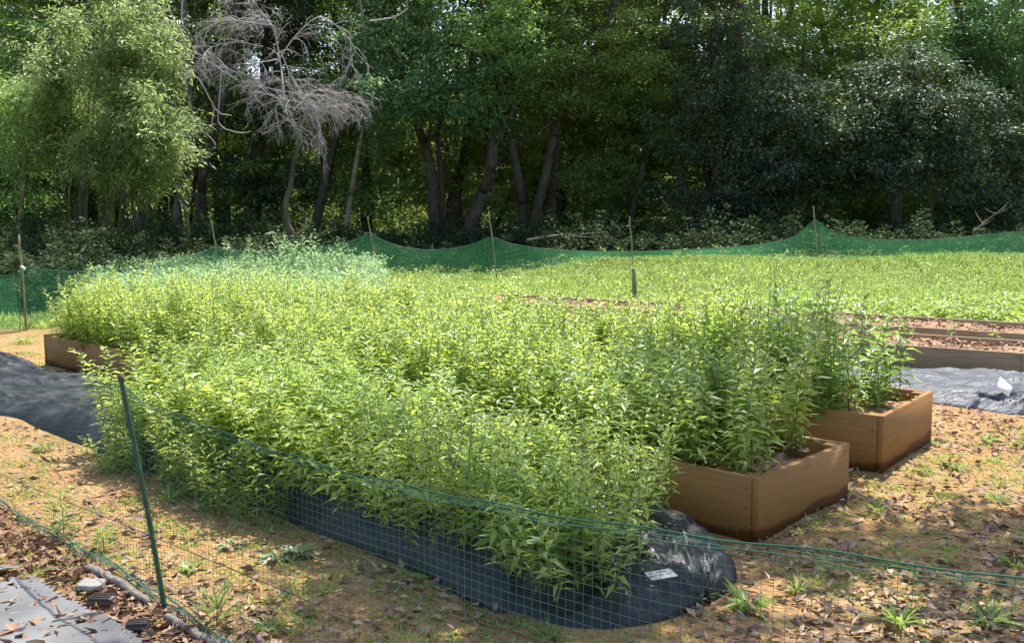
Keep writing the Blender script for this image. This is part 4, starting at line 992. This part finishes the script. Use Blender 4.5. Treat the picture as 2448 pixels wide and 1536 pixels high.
T('narrow light barked tree in the shade right of the net pole', 26.5, [(2010, 590), (2005, 450), (2020, 300), (2030, 100)], .09,
  [(2040, 500, 0, 1.1, .5), (2040, 150, 1, 1.5, .8), (2030, -40, 1, 1.4, .8)], M['f_mid'], M['bark_grey'], 25, 90, 105, .105, .45)
T('small yellow green tree showing bright sprays near the centre top', 24, [(1285, 420), (1280, 330), (1265, 240)], .03,
  [(1262, 212, -.3, .55, .16), (1245, 195, -.3, .35, .14)], M['f_yellow'], M['bark_dark'], 26, 14, 70, .11, .4, clr=.35) if False else None
o = tree('dense dark tree behind the dead branches', 28, [(600, 590), (600, 400), (620, 200), (640, -50)], .2,
  [(640, 250, 0, 1.7, 1.2), (700, 400, 0, 1.5, .9), (600, 460, 0, 1.4, .6), (760, 180, 0, 1.6, 1.0), (640, 50, 0, 1.8, 1.1), (760, 20, 0, 1.8, 1.1), (650, -130, 0, 3, 1.2)], M['f_dark'], M['bark_dark'], 27, 190, 110, .11, .48)

# bamboo: culms that arch over with drooping narrow leaves
def bamboo():
    r = np.random.default_rng(77); Y = 22.5
    base = atd(230, 600, Y); base.z = gz(base.x, Y)
    root = thing('bamboo_clump', tuple(base), 'bright arching bamboo clump with drooping narrow leaves on the left', 'bamboo')
    sm, lm = MB(), MB()
    tips = [(470, 380), (455, 330), (430, 420), (400, 250), (440, 290), (380, 440), (350, 120), (410, 150), (300, 80), (330, 220), (300, 380), (240, 300), (200, 220), (260, 160), (150, 330), (120, 250), (350, 470), (200, 420), (420, 200), (390, 330), (60, 180), (90, 330), (310, 300), (270, 440), (360, 60), (340, 360), (410, 360), (160, 130), (30, 260), (20, 400)]
    for i, (tx, ty) in enumerate(tips):
        b = base + Vector((r.normal(0, .35) + (.3 if tx > 250 else -.6), r.normal(0, .5), 0)); tip = atd(tx, ty, Y - .8 + r.normal(0, .6))
        top_ = Vector(((b.x * .45 + tip.x * .55), (b.y + tip.y) / 2, tip.z + r.uniform(.5, 1.3)))
        P = spline([b, b.lerp(top_, .55) + Vector((-.1, 0, .3)), top_, tip], 40)
        tube(sm, P, np.linspace(.016, .004, 40), 5, 0, False)
        # side sprays
        for k in range(40):
            j = int(r.uniform(.40, .99) * 39); c = P[j] + r.normal(0, .22, 3); n = int(r.uniform(28, 60)) 
            dirn = norm(r.normal(0, 1, 3) * np.array([1, 1, .45]) + np.array([.3, -.3, .05])); e = c + dirn * r.uniform(.2, .6)
            tube(sm, [P[j], c, e], .004, 3, 0, False)
            t = r.random(n)[:, None]; B = P[j] * (1 - t) + e * t + r.normal(0, .09, (n, 3))
            D = norm(dirn[None] * .7 + r.normal(0, .75, (n, 3)) * np.array([[1, 1, .6]]))
            leaves(lm, B, D, r.uniform(.09, .17, n), r.uniform(.020, .034, n), .3, r, 0, False, .5)
    shift(sm, tuple(base)); shift(lm, tuple(base))
    sm.build('culms', M['bamboo_stem'], root); lm.build('leaves', M['bamboo'], root)
bamboo()

# dead tree: sinuous trunk with a hanging mass of bleached twigs
def dead_tree():
    r = np.random.default_rng(91); Y = 22.6
    base = atd(690, 600, Y); base.z = gz(base.x, Y)
    root = thing('dead_tree', tuple(base), 'bare bleached tree with a tangled hanging mass of dead twigs on a sinuous trunk', 'dead tree')
    tm, bm = MB(), MB()
    path = [base] + [atd(x, y, Y) for x, y in [(688, 555), (676, 525), (672, 480), (683, 440), (690, 390), (700, 350), (696, 300), (670, 240)]]
    trunk_tube(tm, [list(p) for p in path],   .085, .035, 3)
    def grow(p, d, L, rad, lvl, grav):
        n = 7; P = [np.array(p)]; d = np.array(d, float); d /= np.linalg.norm(d)
        for i in range(n):
            d = d + r.normal(0, .16, 3) + np.array([0, 0, grav * .12]); d /= np.linalg.norm(d); P.append(P[-1] + d * L / n)
        tube(bm, P, np.linspace(rad, rad * .35, n + 1), 4 if lvl < 2 else 3, 0, False)
        if lvl < 3:
            for k in range({0: 9, 1: 5, 2: 3}[lvl]):
                j = r.integers(2, n + 1); dd = np.array(P[j] - P[j - 1]); dd /= np.linalg.norm(dd); dd = dd + r.normal(0, .55, 3) * np.array([1, .8, 1])
                grow(P[j], dd, L * r.uniform(.35, .6), rad * .55, lvl + 1, grav)
    mains = [  # polyline in the photo, radius
     ([(670, 240), (660, 150), (640, 60), (600, 45)], .035), ([(640, 60), (580, 52), (530, 48), (475, 72)], .028), ([(655, 140), (600, 150), (560, 170), (510, 145)], .025),
     ([(650, 150), (700, 80), (760, 40), (830, 105), (828, 140), (800, 200)], .026), ([(660, 120), (690, 190), (720, 225), (760, 225)], .024),
     ([(670, 240), (620, 210), (590, 130)], .024), ([(690, 260), (740, 215), (800, 220), (850, 235)], .026), ([(620, 205), (670, 215), (740, 222), (830, 228)], .02),
     ([(700, 225), (740, 260), (755, 330)], .018), ([(670, 230), (650, 260), (700, 300)], .018), ([(600, 215), (700, 240), (790, 250), (848, 215)], .02), ([(650, 245), (720, 255), (790, 250), (830, 240)], .018), ([(620, 110), (560, 100), (500, 110), (470, 140)], .02), ([(620, 250), (600, 220), (640, 190), (720, 190)], .016), ([(640, 60), (610, 20), (560, -30)], .014)]
    for pl, rad in mains:
        P = spline([list(atd(x, y, Y - .2 + .35 * math.sin(i * 1.9 + x))) for i, (x, y) in enumerate(pl)], 20)
        rad *= .62; tube(bm, P, np.linspace(rad, rad * .4, 20), 6, 0, False)
        for k in range(22):
            j = r.integers(3, 20); d = P[min(j, 19)] - P[j - 1]; d = d / np.linalg.norm(d) + r.normal(0, .7, 3)
            grow(P[j], d, r.uniform(.3, .7), max(.008, rad * .5), 2 if r.random() < .4 else 1, -.9)
    # hanging vines left of it
    for pl in ([(340, -20), (400, 60), (410, 130), (425, 160)], [(430, 165), (470, 190), (510, 260), (545, 272)], [(430, 165), (445, 240), (470, 300), (500, 330), (508, 350)], [(505, 250), (495, 300), (480, 320)], [(520, 150), (518, 220), (515, 290), (560, 312), (590, 310)], [(395, 20), (460, 120), (560, 190)], [(870, 50), (930, 40), (960, 20)], [(430, -20), (425, 100), (430, 160)]):
        P = spline([list(atd(x, y, Y + .3)) for x, y in pl], 24); tube(bm, P + r.normal(0, .006, P.shape), np.linspace(.02, .012, 24), 5, 0, False)
    shift(tm, tuple(base)); shift(bm, tuple(base))
    tm.build('trunk', M['bark_grey'], root); bm.build('branches', M['dead'], root)
dead_tree()

# a bright spray low in the centre, fallen branches on the bank
def branch_thing(name, pl, Y, rad, label, mt, seed, twigs=8):
    r = np.random.default_rng(seed); P = spline([list(atd(x, y, Y)) for x, y in pl], 16); mb = MB(); tube(mb, P, np.linspace(rad, rad * .3, 16), 5, 0, True)
    for k in range(twigs):
        j = r.integers(3, 15); d = (P[j] - P[j - 1]); d = d / np.linalg.norm(d) + r.normal(0, .6, 3); q = [P[j], P[j] + d * .15, P[j] + d * .3 + np.array([0, 0, .05])]; tube(mb, q, [rad * .4, rad * .3, rad * .1], 4, 0, False)
    off = P[0]; shift(mb, off); o = mb.build(name, mt); o.location = off; return tag(o, label, 'fallen branch', 'fallen branches at the edge of the wood')
branch_thing('fallen_branch', [(1240, 565), (1300, 555), (1360, 552), (1430, 545)], 23.5, .035, 'long pale fallen branch lying at the foot of the central trees', M['bark_pale'], 1)
branch_thing('fallen_branch', [(1340, 556), (1400, 560), (1450, 562)], 23.3, .025, 'short fallen branch just right of the long pale one', M['bark_grey'], 2)
branch_thing('fallen_branch', [(2290, 545), (2320, 520), (2360, 490)], 22.8, .022, 'thin pale fallen branch slanting up at the right behind the net', M['bark_pale'], 3)

# the far mass of woodland behind the edge trees
def background_woods():
    mb = MB(); r = np.random.default_rng(303)
    blobs = []
    for i in range(430):
        Y = r.uniform(30, 45); X = r.uniform(-.56, .56) * Y; z = r.uniform(.8, 12.5)
        if X / Y > .12 and z > 5.8 * Y / 28 and r.random() < .28: continue
        blobs.append((X, Y, z, r.uniform(1.2, 2.2), r.uniform(.8, 1.4)))
    crown_mesh(mb, blobs, 4600, 125, .18, .5, 304, clr=.75)
    low = []
    for i in range(130):
        Y = r.uniform(30, 34); X = r.uniform(-.56, .56) * Y; low.append((X, Y, r.uniform(.6, 6.5), r.uniform(.8, 1.5), r.uniform(.5, 1.1)))
    crown_mesh(mb, low, 1500, 130, .13, .48, 306, clr=.5)
    return tag(mb.build('background_woods', M['f_olive']), 'dense woodland canopy behind the trees at the edge', 'woods', kind='stuff')
background_woods()
mb = MB(); r = np.random.default_rng(8)
for i in range(90):
    Y = r.uniform(29, 46); X = r.uniform(-.55, .55) * Y; z = gz(X, Y); lean = r.normal(0, .12, 2); h_ = 12
    P = spline([[X, Y, z - .1], [X + lean[0] * 4 + r.normal(0, .2), Y, z + 4], [X + lean[0] * 8 + r.normal(0, .5), Y + lean[1] * 8, z + 8], [X + lean[0] * 12, Y, z + h_]], 12)
    tube(mb, P, np.linspace(r.uniform(.07, .22), .05, 12), 6, 0, False, .2, r)
tag(mb.build('background_trunks', M['bark_dark']), 'many dark trunks standing deeper in the wood', 'woods', kind='stuff')

# tree over the right foreground whose canopy dapples the soil (it stands outside the frame)
def shade_tree():
    base = Vector((8.6, 8.2, 0)); root = thing('shade_tree', tuple(base), 'tall tree beside the plot whose canopy dapples the foreground soil', 'tree')
    tm, cm = MB(), MB(); P = trunk_tube(tm, [list(base), [8.5, 8.2, 2.5], [8.0, 8.1, 5], [7.4, 7.8, 8]], .2, .1, 4)
    B = [(.1, 6.6, 6.4, .8, .35), (.9, 6.4, 6.4, .7, .4), (2.7, 7.1, 6.4, .9, .4), (3.5, 7.2, 6.5, 1.0, .45), (2.3, 8.2, 6.4, .8, .35), (4.4, 6.6, 6.6, .9, .4)]
    C = crown_mesh(cm, B, 92, 75, .13, .5, 66, clr=.32)
    for k in range(14): limb(tm, P[-1 - k % 8], C[k * 5], .07, 900 + k)
    shift(tm, tuple(base)); shift(cm, tuple(base)); tm.build('trunk', M['bark_grey'], root); cm.build('crown', M['f_mid'], root)
shade_tree()
tot = sum(len(o.data.polygons) for o in scene.objects if o.type == 'MESH'); print('tris', tot, 'objects', len(scene.objects))
